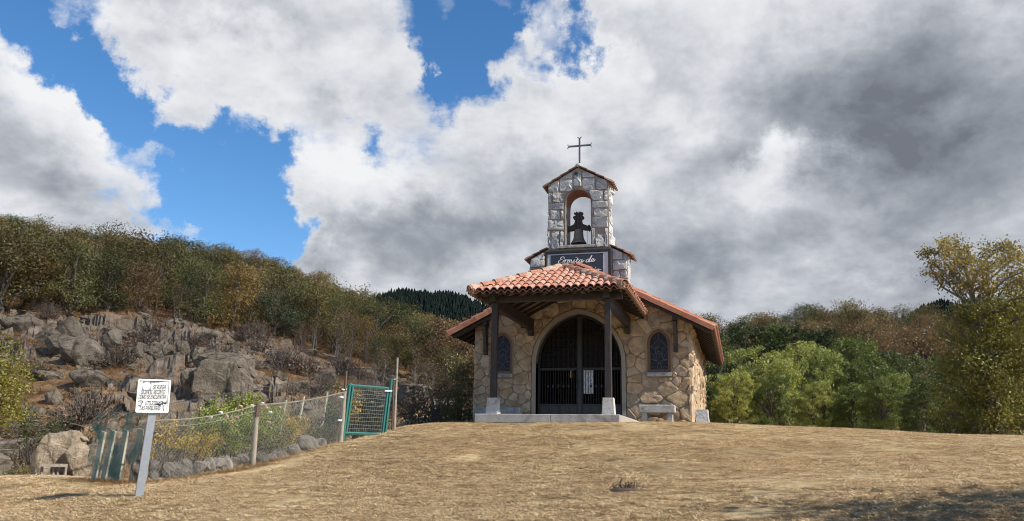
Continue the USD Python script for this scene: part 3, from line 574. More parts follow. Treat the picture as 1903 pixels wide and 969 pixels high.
# hip and ridge tiles bedded in mortar
for s, ex in ((-1, EL), (1, ER)):
    a, b = np.array([ex, EY, EZ+.06])+[0, -.06, 0], AP+[0, 0, .075]; n = 8
    for k in range(n):
        p, q = a+(b-a)*k/n, a+(b-a)*min((k+1.16)/n, 1.01); part(porch, 'hip_tile', half_tube(q+[0, 0, .012], p+[0, 0, .034], .092, .118, Z, n=9), TERRA[1 if k % 3 else 0], smooth=50)
    bed = MB(); bed.tube(np.array([a+(b-a)*t-[0, 0, .02] for t in np.linspace(.02, 1, 18)])+r.normal(0, .012, (18, 3)), r.uniform(.085, .125, 18), 8); part(porch, 'mortar_bed', bed, MORTAR_TILE)
for k in range(6): part(porch, 'ridge_tile', half_tube(AP+[0, .40*(k+1.1), .085], AP+[0, .40*k-.04, .11], .092, .115, Z, n=9), TERRA[1], smooth=50)
# porch timbers
PX = [(-1.365), (1.418)]; PY = -3.67; BT = EZ-.03
def timber(name, a, b, w, h, up=Z, m=WOOD): return part(chapel, name, MB().bar(a, b, w, h, up, .006), m)
for x in PX:
    base = MB(); q = [(.145, 0), (.118, .385)]
    base.hull(np.array([[x+sx*q[k][0], PY+sy*q[k][0], q[k][1]+.002] for k in (0, 1) for sx in (-1, 1) for sy in (-1, 1)])); part(chapel, 'post_base', base, GRANITE_PALE)
    timber('porch_post', (x, PY, .385), (x, PY, BT-.14), .145, .15, up=Y)
    timber('porch_side_beam', (x, PY-.30, BT-.06), (x, -.002, BT-.06), .15, .15)
    timber('porch_brace_beam', (x, PY+.03, BT-.21), (x, -.002, BT-.21), .14, .15)
    timber('corbel', (x, -.25, BT-.37), (x, -.002, BT-.37), .14, .16)
timber('porch_front_beam', (PX[0]-.35, PY, BT-.062), (PX[1]+.35, PY, BT-.062), .14, .145)
timber('porch_eave_board', (EL+.12, EY+.17, EZ-.008), (ER-.12, EY+.17, EZ-.008), .05, .045)
for k in range(7):
    x = EL+.36+k*(2*hw-.72)/6; t = min(x-EL, ER-x); y1 = EY+.06+min(t, run)*.97; timber('porch_rafter', (x, EY+.07, EZ-.045), (x, y1, EZ-.045+(y1-EY-.07)*rise/run), .07, .08)
for s, ex in ((-1, EL), (1, ER)):
    for k in range(9):
        y = EY+.45+k*.47; t = min(y-EY, run); x1 = ex-s*(.05+t*.9); timber('porch_rafter', (ex-s*.06, y, EZ-.045), (x1, y, EZ-.045+abs(x1-ex+s*.06)*rise/hw), .07, .08)
    timber('hip_rafter', (ex-s*.12, EY+.12, EZ-.04), tuple(AP-[0, 0, .16]), .08, .1)
timber('porch_ridge_beam', tuple(AP-[0, .05, .17]), (AP[0], -.01, AP[2]-.17), .1, .13)
# ---- main roof
roof = part(chapel, 'roof', MB().box((-.06, RY0+.1, roof_z(0)-.22), (.06, LEN+.25, roof_z(0)-.10)), WOOD)
RL = LEN+.3-RY0
for s in (-1, 1):
    o = np.array([s*AX_, RY0, RZ0-.07]); u = np.array([-s*AX_, 0, AX_*PK]); SL = np.linalg.norm(u); u /= SL; nr = np.array([s*PK, 0, 1.0])/math.hypot(1, PK)
    V, F = pan_sheet(o, Y, u, nr, RL, lambda q: SL, .235); part(roof, 'slope', (V, F if s < 0 else F[:, ::-1]), TERRA_UNDER, smooth=60)
    st = MB(); r2 = np.random.default_rng(31)
    for i in range(int(RL/.235)):
        y = RY0+(i+.5)*.235
        if y < RY0+.1: continue
        for k in range(10):
            t0, t1 = k*.42-.06, min((k+1)*.42+.05, SL); p = o+Y*(y-RY0); st.add(*half_tube(p+u*t1+nr*.045, p+u*t0+nr*.075, .098, .115, nr))
    part(roof, 'tiles', st, TERRA_RED[0], smooth=50, kind='stuff')
    # verge tiles along the front edge: each lies over the bargeboard and turns down in front of it
    for k in range(8):
        t0, t1 = k*.465-.03, (k+1)*.465+.015; lo, hi = o+u*t0+nr*.045, o+u*t1+nr*.035; j = r2.normal(0, .004)
        b = MB(); 
        for (p, q, w0, w1, d0, d1) in ((lo, hi, -.05+j, .16, -.105, .035),):
            prof = [(-.05+j, -.12), (-.05+j, .0), (-.02+j, .03), (.03, .045), (.10, .03), (.16, -.03), (.14, -.045), (.08, .012), (.02, .025), (-.025+j, .0), (-.028+j, -.12)]
            n = len(prof); Vv = [];
            for e, sc in ((p, 1.06), (q, 1.0)): Vv += [e+Y*a*sc+nr*c*sc for a, c in prof]
            Ff = [[i, (i+1) % n, n+(i+1) % n, n+i] for i in range(n)]; Ff = np.array(Ff); cap = trimesh.creation.triangulate_polygon(Polygon(prof), engine='earcut'); 
            Ff = np.vstack([Ff[:, [0, 1, 2]], Ff[:, [0, 2, 3]]]); b.add(np.array(Vv), Ff if s < 0 else Ff[:, ::-1])
            pv = np.array(cap[0]); pf = np.array(cap[1])
            for e, sc in ((p, 1.06), (q, 1.0)): b.add(np.array([e+Y*a*sc+nr*c*sc for a, c in pv]), pf)
        part(roof, 'verge_tile', b, TERRA_RED[int(r2.random() < .35)], smooth=35)
    a = o+u*.02+Y*.11-nr*.07; timber('bargeboard', tuple(a), tuple(o+u*(SL-.04)+Y*.11-nr*.07), .05, .19, up=nr)
    timber('purlin', (s*2.72, RY0+.13, roof_z(2.72)-.27), (s*2.72, .0, roof_z(2.72)-.27), .12, .14)
    timber('bracket', (s*2.72, -.08, 1.86), (s*2.72, -.08, roof_z(2.72)-.345), .11, .12, up=Y)
    timber('strut', (s*2.72, -.12, 2.02), (s*2.72, RY0+.14, roof_z(2.72)-.36), .09, .09)
    timber('eave_board', (s*(AX_-.05), RY0+.16, RZ0-.115), (s*(AX_-.05), LEN+.2, RZ0-.115), .045, .05)
    for k in range(19):
        y = RY0+.35+k*.475; timber('rafter', (s*(AX_-.03), y, RZ0-.135), (s*(HW-.25), y, RZ0-.135+(AX_-.03-HW+.25)*PK), .07, .09)
for k in range(18): part(roof, 'ridge_tile', half_tube((0, TD+.05+.45*(k+1.1), roof_z(0)+.03), (0, TD+.05+.45*k, roof_z(0)+.06), .11, .135, Z, n=7), TERRA_RED[k % 2], smooth=50)
# ---- bell gable

def wz(px, py): p = at_y(px, py, 0.0); return p[0], p[2]
TH = .917; Z1, Z2, ZT = 4.98, 6.93, 7.45; SH = 1.432
open_ = arch(.40, 5.03, 6.36, 6.765, n=14, cx=.005)
_a = np.linspace(0, np.pi, 17); open_ = Polygon([(-.395, 5.03), (.405, 5.03)] + [(.005+.40*math.cos(t), 6.36+.40*math.sin(t)) for t in _a])
upper = Polygon([(-TH, Z1-.05), (TH, Z1-.05), (TH, Z2), (0, ZT), (-TH, Z2)]); lower = Polygon([(-SH, 3.6), (SH, 3.6), (SH, 4.70), (TH, Z1-.02), (-TH, Z1-.02), (-SH, 4.70)])
gable = unary_union([upper.buffer(-.012), lower.buffer(-.012), sbox(-.8, 4.5, .8, 5.0)]).difference(open_)
tower = part(chapel, 'bell_gable', MB().prism(gable, .012, TD), MORTAR_GREY)
r = np.random.default_rng(44); k3 = 5.535
def z3(x0, y0, x1, y1): return [wz(990+x/k3, 295+y/k3) for x, y in ((x0, y0), (x1, y0), (x1, y1), (x0, y1))]
blocks = [(160, 225, 268, 345), (278, 212, 412, 340), (418, 120, 500, 290), (508, 200, 642, 320), (652, 200, 768, 320), (275, 140, 411, 209), (507, 135, 640, 194),
    (160, 352, 196, 455), (205, 350, 345, 452), (158, 461, 318, 526), (163, 534, 172, 624), (178, 533, 280, 624), (289, 532, 318, 624), (154, 632, 320, 735), (147, 744, 184, 930), (190, 745, 272, 936), (279, 744, 318, 925),
    (580, 329, 724, 428), (731, 327, 770, 428), (605, 438, 770, 506), (605, 514, 619, 592), (626, 513, 771, 592), (605, 600, 774, 706), (605, 714, 641, 920), (648, 716, 734, 928), (741, 712, 774, 930), (162, 930, 245, 950)]
def rock_face(poly, r, proud=.038, n=22, rough=.011): return stone_mesh(poly, r, proud, n, rough)
for b in blocks:
    q = Polygon(z3(*b)).intersection(upper.buffer(-.004)).difference(open_.buffer(.006)).buffer(-.006)
    for g in getattr(q, 'geoms', [q]):
        if g.area > .003: part(tower, 'block', put(*rock_face(g, r), 'front', .012), ASHLAR[r.choice(2)], smooth=40)
low = [(-SH, 4.42, -1.0, 4.86), (-SH, 4.16, -1.0, 4.40), (-SH, 3.9, -1.0, 4.14), (1.0, 4.55, 1.29, 4.93), (1.31, 4.47, SH, 4.75), (1.0, 4.25, SH, 4.53), (1.0, 3.98, 1.2, 4.23), (1.22, 3.98, SH, 4.23), (1.0, 3.7, SH, 3.96)]
for x0, a, x1, b in low:
    q = sbox(x0, a, x1, b).intersection(lower.buffer(-.01)).buffer(-.007)
    if q.area > .003: part(tower, 'block', put(*rock_face(q, r, .04), 'front', .012), ASHLAR[r.choice(2)], smooth=40)
for zz, x in [(z, TH) for z in np.arange(5.06, 6.8, .33)] + [(z, SH) for z in np.arange(3.75, 4.6, .31)]:
    q = sbox(.02, zz, TD-.02, zz+.315); part(tower, 'block', put(*rock_face(q, r, .03), 'right', x-.012), ASHLAR[r.choice(2)], smooth=40)
    part(tower, 'block', put(*rock_face(q, r, .03), 'left', -x+.012), ASHLAR[r.choice(2)], smooth=40)
ring = open_.difference(open_.buffer(-.028)).intersection(sbox(-1, 6.3, 1, 7)); part(tower, 'brick_arch', MB().prism(ring, -.012, TD+.01), BRICK)
part(tower, 'arch_reveal', MB().prism(open_.difference(open_.buffer(-.024)).intersection(sbox(-1, 5.03, 1, 6.3)), -.008, TD+.005), CEMENT)
part(tower, 'arch_sill', MB().box((-.62, -.06, 4.955), (.62, TD, 5.032), .008), GRANITE)
part(tower, 'number_mark', MB().prism(Polygon([wz(990+x/k3, 295+y/k3) for x, y in ((428, 172), (440, 145), (466, 150), (455, 180))]), -.072, -.066), IRON)
# thin clay coping on the gable and its shoulders
for s in (-1, 1):
    for (xa, za, xb, zb, n) in ((0.0, ZT+.005, s*(TH+.10), Z2-.045, 4), (s*(TH-.01), Z1+.0, s*(SH+.115), 4.665, 3)):
        for k in range(n):
            t0, t1 = k/n, (k+1.05)/n; A = np.array([xa+(xb-xa)*t0, 0, za+(zb-za)*t0]); B = np.array([xa+(xb-xa)*min(t1, 1), 0, za+(zb-za)*min(t1, 1)]); d = (B-A)/np.linalg.norm(B-A); up = np.cross(d, Y)*(-1 if s > 0 else 1); up = up*np.sign(up[2])
            part(tower, 'coping_tile', MB().bar(A+up*.026+Y*(TD/2-.01)+up*.0, B+up*.046+Y*(TD/2-.01), TD+.10, .03, up, .008), COPING)
        for y in np.linspace(-.02, TD, 5):
            B = np.array([xb, y, zb]); part(tower, 'edge_tile', half_tube(B+[-s*.22, 0, .22*abs((zb-za)/(xb-xa))+.02], B+[s*.05, 0, -.012], .055, .065, Z, n=6), COPING, smooth=50)
ball = trimesh.creation.icosphere(2, .115); ball.apply_scale([1, 1, .8]); ball.apply_translation([0, TD/2-.2, ZT+.075]); part(tower, 'finial_ball', (ball.vertices, ball.faces), ASHLAR[1], smooth=True)
cx, cy, c0 = .02, TD/2-.2, ZT+.12
cb = MB().box((cx-.026, cy-.02, c0), (cx+.026, cy+.02, c0+.86), .004).box((cx-.345, cy-.018, c0+.58), (cx+.345, cy+.018, c0+.632), .004)
for p, d in (((cx, c0+.87), (0, 1)), ((cx-.35, c0+.606), (-1, 0)), ((cx+.35, c0+.606), (1, 0))):
    for s in (-1, 1):
        n_ = np.array([-d[1], d[0]]); pts = [np.array(p)-np.array(d)*.03+n_*s*.02, np.array(p)+np.array(d)*.01+n_*s*.03, np.array(p)+np.array(d)*.018+n_*s*.062, np.array(p)-np.array(d)*.005+n_*s*.072]
        cb.tube([(a, cy, b) for a, b in pts], [.014, .013, .011, .007], 6)
part(chapel, 'cross', cb, plain('grey_iron_cross', (.10, .11, .13), .55))
# ---- porch floor
for x0, x1 in ((-1.74, .095), (.101, 1.70)):
    part(chapel, 'porch_slab', MB().box((x0, -3.94, -.20), (x1, -.06, 0.0), .012), GRANITE)
part(chapel, 'slab_footing', MB().box((-1.66, -3.86, -.8), (1.62, -.08, -.201)), CEMENT)
rp = MB().hull(np.array([(1.702, -3.8, -.01), (1.702, -2.2, -.01), (2.25, -3.6, -.21), (2.25, -2.2, -.21), (1.702, -3.8, -.4), (1.702, -2.2, -.4), (2.25, -3.6, -.4), (2.25, -2.2, -.4)])); part(chapel, 'cement_ramp', rp, plain('pale_cement', (.5, .45, .38), .9, var=.12, bump=.01))
# ------------------------------------------------------------------ things on and round the chapel
BLACK_PAINT = plain('black_paint', (.012, .012, .014), .5, var=.1)
WHITE_PAINT = plain('white_paint', (.78, .78, .76), .5, var=.05, scale=14)
SLATE = plain('dark_sign_face', (.030, .034, .042), .4, var=.12, scale=4)
BOARD = plain('pale_sign_board', (.50, .52, .55), .45, var=.06)
SY = -.20
sx0, sx1, stop = at_y(1017.5, 470, SY)[0], at_y(1130, 470, SY)[0], at_y(1075, 470.5, SY)[2]
sg = thing('chapel_sign', 'black name sign with white script lettering below the bell arch', 'sign')
part(sg, 'board', MB().box((sx0, SY, 4.0), (sx1, SY+.03, stop), .003), BOARD)
part(sg, 'face', MB().box((sx0+.095, SY-.006, 4.04), (sx1-.145, SY-.0005, stop-.035)), SLATE)
fr = MB()
for a, b in (((sx0-.085, 4.0), (sx0-.012, stop+.085)), ((sx1+.012, 4.0), (sx1+.085, stop+.085)), ((sx0-.012, stop+.008), (sx1+.012, stop+.085))): fr.box((a[0], SY-.02, a[1]), (b[0], SY+.05, b[1]), .004)
for x in (sx0-.05, sx1+.05): fr.box((x-.02, SY+.05, 4.3), (x+.02, .02, 4.34))
part(sg, 'frame', fr, plain('rusted_black_frame', (.022, .016, .015), .7, var=.3))
def script(paths, off=(1010, 460), k=14.64, w=.019, y=SY-.006):
    m = MB(); shp = []
    for p in paths:
        q = np.array([(lambda P: (P[0], P[2]))(at_y(off[0]+a/k, off[1]+b/k, y)) for a, b in p])
        if len(q) > 2:                                     # round the stroke through its points
            t = np.linspace(0, len(q)-1, (len(q)-1)*6+1); i = np.clip(t.astype(int), 0, len(q)-2); f = (t-i)[:, None]
            P0, P1, P2, P3 = q[np.maximum(i-1, 0)], q[i], q[i+1], q[np.minimum(i+2, len(q)-1)]
            q = .5*(2*P1+(P2-P0)*f+(2*P0-5*P1+4*P2-P3)*f**2+(3*P1-P0-3*P2+P3)*f**3)
        if len(q) == 1: shp.append(Point(q[0]).buffer(w*.75)); continue
        for a, b in zip(q[:-1], q[1:]):                    # down strokes thick, up strokes thin
            down = abs(b[1]-a[1])/(np.linalg.norm(b-a)+1e-9)*(1 if (b[0]-a[0])*(b[1]-a[1]) > 0 or abs(b[0]-a[0]) < 1e-3 else .55)
            shp.append(LineString([a, b]).buffer(w*(.30+.35*down), quad_segs=3))
    return m.prism(unary_union(shp).simplify(.0015), y-.004, y-.0005)
words = [[(562, 300), (560, 268), (525, 258), (480, 280), (466, 312), (490, 338), (522, 340)], [(490, 338), (440, 355), (405, 395), (418, 424), (470, 430), (525, 402), (548, 362), (600, 335)],
    [(600, 340), (585, 385), (572, 424)], [(582, 388), (610, 352), (645, 340)], [(668, 343), (655, 385), (642, 420)], [(655, 385), (690, 345), (714, 350), (704, 385), (692, 416)], [(705, 385), (742, 342), (766, 348), (748, 404), (775, 416), (808, 385)],
    [(842, 340), (816, 400), (832, 414), (872, 385)], [(890, 276)], [(938, 296), (892, 398), (908, 412), (948, 390)], [(888, 342), (965, 334)],
    [(1050, 345), (1015, 336), (978, 362), (964, 398), (985, 414), (1022, 388), (1054, 340)], [(1054, 340), (1032, 396), (1050, 408), (1105, 352)],
    [(1252, 328), (1215, 320), (1172, 350), (1155, 388), (1176, 406), (1212, 385), (1250, 330), (1312, 224)], [(1318, 222), (1240, 380), (1254, 398), (1300, 366)], [(1298, 366), (1345, 350), (1372, 322), (1352, 303), (1316, 330), (1300, 370), (1320, 394), (1360, 380), (1408, 338)],
    [(1418, 548)], [(1400, 590), (1380, 650), (1395, 662)], [(1500, 592), (1455, 598), (1440, 640), (1462, 664), (1496, 640), (1500, 592)], [(1500, 592), (1530, 612), (1566, 604)]]
part(sg, 'lettering', script(words), WHITE_PAINT)
# bell
BRONZE = plain('weathered_bronze', (.17, .14, .11), .5, metal=.25, var=.35, scale=16, bump=.003)
YOKE = plain('dark_yoke_wood', (.045, .034, .027), .7, var=.35, bump=.006)
bz = at_y(1075.5, 452, TD/2)[2]; bx = at_y(1075.5, 440, TD/2)[0]
bell = thing('bell', 'dark bronze bell on a shaped wooden yoke in the gable arch', 'bell', (bx, TD/2, bz))
part(bell, 'bell_body', MB().lathe([(.001, .415), (.08, .425), (.118, .41), (.132, .375), (.136, .29), (.146, .19), (.168, .105), (.208, .035), (.238, -.015), (.232, -.03), (.21, -.015), (.175, .03), (.135, .10), (.11, .2), (.10, .34), (.001, .39)], n=32), BRONZE, smooth=50)
yk = unary_union([Polygon([(-.36, .375), (-.36, .50), (-.26, .51), (-.15, .56), (-.11, .62), (-.10, .72), (-.15, .74), (-.165, .79), (-.13, .83), (-.085, .82), (-.085, .86), (-.13, .89), (-.135, .93), (.135, .93), (.13, .89), (.085, .86), (.085, .82), (.13, .83), (.165, .79), (.15, .74), (.10, .72), (.11, .62), (.15, .56), (.26, .51), (.36, .50), (.36, .375), (.2, .38), (.09, .415), (-.09, .415), (-.2, .38)]).buffer(-.012).buffer(.012)])
part(bell, 'yoke', MB().prism(yk, -.07, .07), YOKE)
st = MB()
for x in (-.32, .32): st.box((x-.02, -.08, .35), (x+.02, .08, .525), .004)
for x in (-.05, .05): st.box((x-.012, -.078, .38), (x+.012, .078, .96), .003)
st.tube([(-.44, 0, .43), (.42, 0, .43)], .022, 8); st.hull(np.array([(-.455+a, b, .43+c) for a in (-.03, .03) for b in (-.05, .05) for c in (-.05, .05)])); part(bell, 'iron_straps', st, IRON)
part(bell, 'clapper', MB().tube([(0, 0, .36), (0, 0, .06), (0, 0, -.02)], [.012, .014, .012], 6).lathe([(.001, -.055), (.022, -.04), (.028, -.02), (.012, .0)], n=10), IRON)
part(bell, 'pull_rope', MB().tube([(.255, .0, .42), (.26, .0, .1), (.255, .0, -.14)], .006, 5), plain('rope', (.3, .27, .22), .9))
# granite benches and the loose block
def bench(px0, px1, py, y, pybase, label, legs):
    a, b = at_y(px0, py, y), at_y(px1, py, y); w = b[0]-a[0]; zt = (a[2]+b[2])/2; g = land1(a[0]+w/2, y+.2)
    t = thing('granite_bench', label, 'bench', (a[0]+w/2, y+.2, g), group=None); h = zt-g
    q = MB().box((-w/2, -.2, h-.205), (w/2, .19, h), .018); part(t, 'seat', q, GRANITE)
    for s in (-1, 1): part(t, 'leg', MB().box((s*w*.345-.075, -.15, -.12), (s*w*.345+.075, .15, h-.205), .012), GRANITE)
bench(1186.5, 1254, 752.5, -.62, 784, 'granite bench on two legs against the wall right of the door', 2)
bench(880, 965, 757, -.56, 770, 'low granite bench behind the left porch post', 2)
p0, p1 = at_y(1292, 786, -.45), at_y(1316.5, 763, -.45); rr = np.random.default_rng(3); w, h = p1[0]-p0[0], p1[2]-p0[2]
pts = np.array([[sx*w/2*(1 if sz < 0 else .86), sy*.17, sz*(h/2+.05)-.03] for sx in (-1, 1) for sy in (-1, 1) for sz in (-1, 1)])+rr.normal(0, .012, (8, 3))
blk = MB().hull(pts); v_, f_ = blk.mesh(); tm = trimesh.Trimesh(v_, f_).subdivide().subdivide(); tm.vertices += (meshkit.fbm(tm.vertices*14, 3, 2)[:, None]-.5)*.05
t = thing('granite_block', 'rough grey granite block on the ground by the right corner', 'stone block', ((p0[0]+p1[0])/2, -.3, (p0[2]+p1[2])/2)); part(t, 'stone', (tm.vertices, tm.faces), ASHLAR[1], smooth=35)
# small dark plate with light letters under the left porch corbel
q0, q1 = at_y(967.3, 609.5, -.16), at_y(990.3, 592, -.16)
bxs = thing('wall_plate', 'small black plate with pale letters under the porch corbel', 'plate', ((q0[0]+q1[0])/2, 0, q0[2])); w, h = q1[0]-q0[0], q1[2]-q0[2]
part(bxs, 'plate', MB().box((-w/2, -.16, 0), (w/2, -.04, h), .008), BLACK_PAINT)
def lettering(text, height, m=None, slant=0.0, bold=False, width=None):
    tm = meshkit.text_mesh(text, height, .002, bold); v = np.array(tm.vertices)
    if width: v[:, 0] *= width/(v[:, 0].max()-v[:, 0].min())
    v[:, 0] -= v[:, 0].min(); v[:, 0] += v[:, 1]*slant; return v, np.array(tm.faces)
lt = MB(); PALE_INK = plain('pale_letters', (.34, .33, .32), .6)
for tx, x in (('TEN', -w*.40), ('CO', w*.10)):
    v, f = lettering(tx, .052, bold=True, width=w*(.36 if tx == 'TEN' else .27)); lt.add(np.column_stack([x+v[:, 0], -.1605-v[:, 2], .022+v[:, 1]]), f)
part(bxs, 'letters', lt, PALE_INK)
# the notice hung behind the bars, and the small ochre lamp
PAPER = mat('printed_paper', {'g': ('geometry', {}), 'mp': ('mapping', {'scale': (26.0, 1.0, 34.0)}), 'n': ('noise_texture', {'scale': 1.0, 'detail': 2.0}), 'r': ('rgb_ramp', {'ramp': [(0.36, (.22, .24, .28)), (0.5, (.45, .47, .52)), (0.6, (.55, .57, .62))]}), 'p': ('principled_bsdf', {'roughness': .7})}, [('g.position', 'mp.vector'), ('mp.vector', 'n.vector'), ('n.fac', 'r.fac'), ('r.color', 'p.base_color')])
a, b = at_y(1085, 732, IY+.03), at_y(1103.5, 687, IY+.03); nt = thing('paper_notice', 'white printed notice fixed inside the bars of the right door leaf', 'notice', (a[0], IY+.014, a[2]))
part(nt, 'sheet', MB().box((0, 0, 0), (b[0]-a[0], .002, b[2]-a[2])), PAPER)
a = at_y(1061.5, 703, IY+.5); lp = thing('votive_lamp', 'small ochre lamp glimpsed through the bars of the left door leaf', 'lamp', tuple(a))
OCHRE = plain('ochre_brass', (.45, .27, .08), .5, metal=.2); part(lp, 'holder', MB().lathe([(.001, 0), (.035, .0), (.05, .1), (.045, .12), (.001, .12)], n=12), OCHRE); part(lp, 'candle', MB().lathe([(.03, .121), (.03, .24), (.001, .245)], n=10), plain('candle_wax', (.6, .5, .32), .6))
# ------------------------------------------------------------------ notice board on its post
GALV = plain('galvanised_steel', (.30, .32, .345), .42, metal=.7, var=.12, scale=18)
SIGN_YAW = 12.0
SB = hit(257, 925); sd = math.hypot(*(SB-EYE)[:2])
view = np.array([math.sin(0), 0, 0]); fh = ray(285, 735); fh = np.array([fh[0], fh[1], 0]); fh /= np.linalg.norm(fh)
psi = math.radians(SIGN_YAW); n_ = np.array([fh[0]*math.cos(psi)-fh[1]*math.sin(psi), fh[0]*math.sin(psi)+fh[1]*math.cos(psi), 0]); uu = np.array([n_[1], -n_[0], 0])
def on_sign(px, py, off=0.0):
    r = ray(px, py); o = SB - n_*off; return EYE + r*((o-EYE)@n_)/(r@n_)
P00, P10, P11, P01 = [on_sign(*p) for p in ((248.5, 766.5), (310.5, 768), (319.5, 706.5), (259.5, 705))]
tsign = thing('notice_sign', 'white metal notice board with black lettering on a leaning steel post', 'sign', tuple(SB))
bu = (P10-P00+P11-P01)/2; W_ = np.linalg.norm(bu); bu /= W_; bvv = (P01-P00+P11-P10)/2; bvv -= bu*(bvv@bu); H_ = np.linalg.norm(bvv); bvv /= H_; bn = np.cross(bu, bvv); bn = bn*(-1 if bn@n_ > 0 else 1); ctr = (P00+P10+P11+P01)/4
def loc(a, b, c=0.0): return ctr + bu*a + bvv*b + bn*c - SB                # board coordinates
def board_poly(g, c0, c1):
    m = MB().prism(g, 0, c1-c0, 'z'); v, f = m.mesh(); return np.array([loc(x, y, c0+z) for x, y, z in v]), f
rect = sbox(-W_/2, -H_/2, W_/2, H_/2).buffer(-.02).buffer(.02)
SIGN_WHITE = plain('sign_enamel', (.58, .58, .575), .4, var=.04, scale=9)
part(tsign, 'panel', board_poly(rect, -.012, .004), SIGN_WHITE); part(tsign, 'rim', board_poly(rect.difference(rect.buffer(-.018)), .0045, .016), WHITE_PAINT)
INK = plain('black_ink', (.015, .015, .02), .6, var=.2, scale=30); INK_GREY = plain('weathered_grey_film', (.17, .18, .21), .7, var=.25, scale=30)
kx, ky = W_/705.0, H_/620.0
def zc(px, py):                      # position on the board from the enlarged view of the photograph
    P = on_sign(230+px/10.764, 690+py/10.767); d = P-ctr; return d@bu, d@bvv
lt = MB(); rows = [('SE RUEGA', 575, 360, 840), ('DEJEN EL RECINTO', 335, 460, 830), ('COMO SE ENCUENTRA', 280, 556, 850), ('UTILICEN', 420, 683, 680), ('LAS PAPELERAS', 312, 782, 735)]
for tx, x0, y0, x1 in rows:
    a, b = zc(x0, y0), zc(x1, y0); v, f = lettering(tx, .052, slant=.16, bold=True, width=(b[0]-a[0])*.97); lt.add(np.array([loc(a[0]+x, a[1]+y+(b[1]-a[1])*x/(b[0]-a[0]), .0045+z*.5) for x, y, z in v]), f)
part(tsign, 'lettering', lt, INK)
sq = Polygon([zc(*p) for p in ((385, 205), (360, 395), (535, 395), (548, 300), (552, 215))]); rnd = np.random.default_rng(5); c = np.array(zc(455, 300)); aa = np.linspace(0, 2*np.pi, 26)[:-1]
tear = Polygon([(c[0]+(.052+rnd.normal(0, .004))*math.cos(t), c[1]+(.056+rnd.normal(0, .004))*math.sin(t)) for t in aa])
top = Polygon([zc(*p) for p in ((318, 168), (310, 205), (340, 212), (360, 190), (440, 186), (510, 200), (560, 240), (600, 225), (690, 235), (720, 222), (790, 222), (800, 196), (905, 196), (945, 190), (940, 168))])
part(tsign, 'torn_sticker', board_poly(unary_union([sq.difference(tear), top]).intersection(rect.buffer(-.004)), .0047, .0056), INK_GREY)
leaf = Polygon([zc(*p) for p in ((222, 690), (235, 650), (270, 610), (330, 585), (380, 595), (382, 625), (355, 660), (345, 700), (320, 718), (310, 695), (280, 700), (250, 715), (228, 712))]); hol = leaf.buffer(-.0085)
dots = unary_union([Point(zc(*p)).buffer(.006) for p in ((340, 622), (300, 655), (262, 682))])
blob = unary_union([Polygon([zc(*p) for p in ((690, 640), (720, 610), (780, 605), (800, 630), (840, 620), (862, 585), (855, 650), (830, 672), (790, 650), (750, 675), (720, 705), (690, 695), (680, 665))]).difference(Polygon([zc(*p) for p in ((705, 650), (730, 628), (770, 622), (760, 640), (720, 655))])), LineString([zc(*p) for p in ((770, 660), (790, 700), (780, 740), (800, 790), (785, 820))]).buffer(.004), LineString([zc(*p) for p in ((640, 665), (700, 672))]).buffer(.007)])
part(tsign, 'graffiti', board_poly(unary_union([leaf.difference(hol), dots, blob]).intersection(rect), .0062, .007), BLACK_PAINT)
pt = on_sign(283, 775)-SB; pb = np.array([0, 0, -.35]); pd = (pt-pb)/np.linalg.norm(pt-pb); pt = pt+pd*.42
post = MB(); cs = Polygon([(-.047, 0), (-.047, -.045), (-.02, -.045), (-.02, -.01), (.02, -.01), (.02, -.045), (.047, -.045), (.047, 0)]); pm = trimesh.creation.extrude_polygon(cs, np.linalg.norm(pt-pb), engine='earcut'); pu = uu-pd*(uu@pd); pu /= np.linalg.norm(pu); pw = np.cross(pu, pd); pw = pw*(1 if pw@n_ > 0 else -1)
post.add(pb+pm.vertices[:, :1]*pu-pm.vertices[:, 1:2]*pw+pw*.018+pm.vertices[:, 2:]*pd, pm.faces); part(tsign, 'post', post, GALV)
for q in ((0, H_*.42), (0, -H_*.40)): bm = trimesh.creation.icosphere(1, .009); part(tsign, 'bolt', (bm.vertices+loc(*q, .012), bm.faces), GALV)
# ------------------------------------------------------------------ trees and bushes
def leaf_mat(name, dark, mid, light, trans=.35, scale=1.3, inst=.35):
    """leaves: clumps of different greens, each tree a little different, light shining through"""
    return mat(name, {'g': ('geometry', {}), 'oi': ('object_info', {}), 'a': ('noise_texture', {'scale': scale, 'detail': 4.0, 'roughness': 0.7}), 'w': ('noise_texture', {'scale': 23.0, 'detail': 1.0}),
        'k': ('math', {'math_type': 'multiply_add', 'value2': .55, 'value3': 0.0}), 'k1': ('math', {'math_type': 'multiply_add', 'value2': .55}), 'k2': ('math', {'math_type': 'multiply_add', 'value2': inst, 'value3': -.04-inst/2}), 'k3': ('math', {'math_type': 'add'}),
        'r': ('rgb_ramp', {'ramp': [(0.28, dark), (0.5, mid), (0.74, light)]}), 'd': ('diffuse_bsdf', {}), 't': ('translucent_bsdf', {}), 'x': ('mix_closure', {'fac': trans}), 'gl': ('glossy_bsdf', {'roughness': .45, 'color': (.5, .5, .5)}), 'y': ('mix_closure', {'fac': .05})},
        [('g.position', 'a.vector'), ('g.position', 'w.vector'), ('a.fac', 'k.value1'), ('w.fac', 'k1.value1'), ('k.value', 'k1.value3'), ('oi.random', 'k2.value1'), ('k1.value', 'k3.value1'), ('k2.value', 'k3.value2'), ('k3.value', 'r.fac'),
         ('r.color', 'd.color'), ('r.color', 't.color'), ('d.BSDF', 'x.closure1'), ('t.BSDF', 'x.closure2'), ('x.closure', 'y.closure1'), ('gl.BSDF', 'y.closure2')], surface='y.closure')
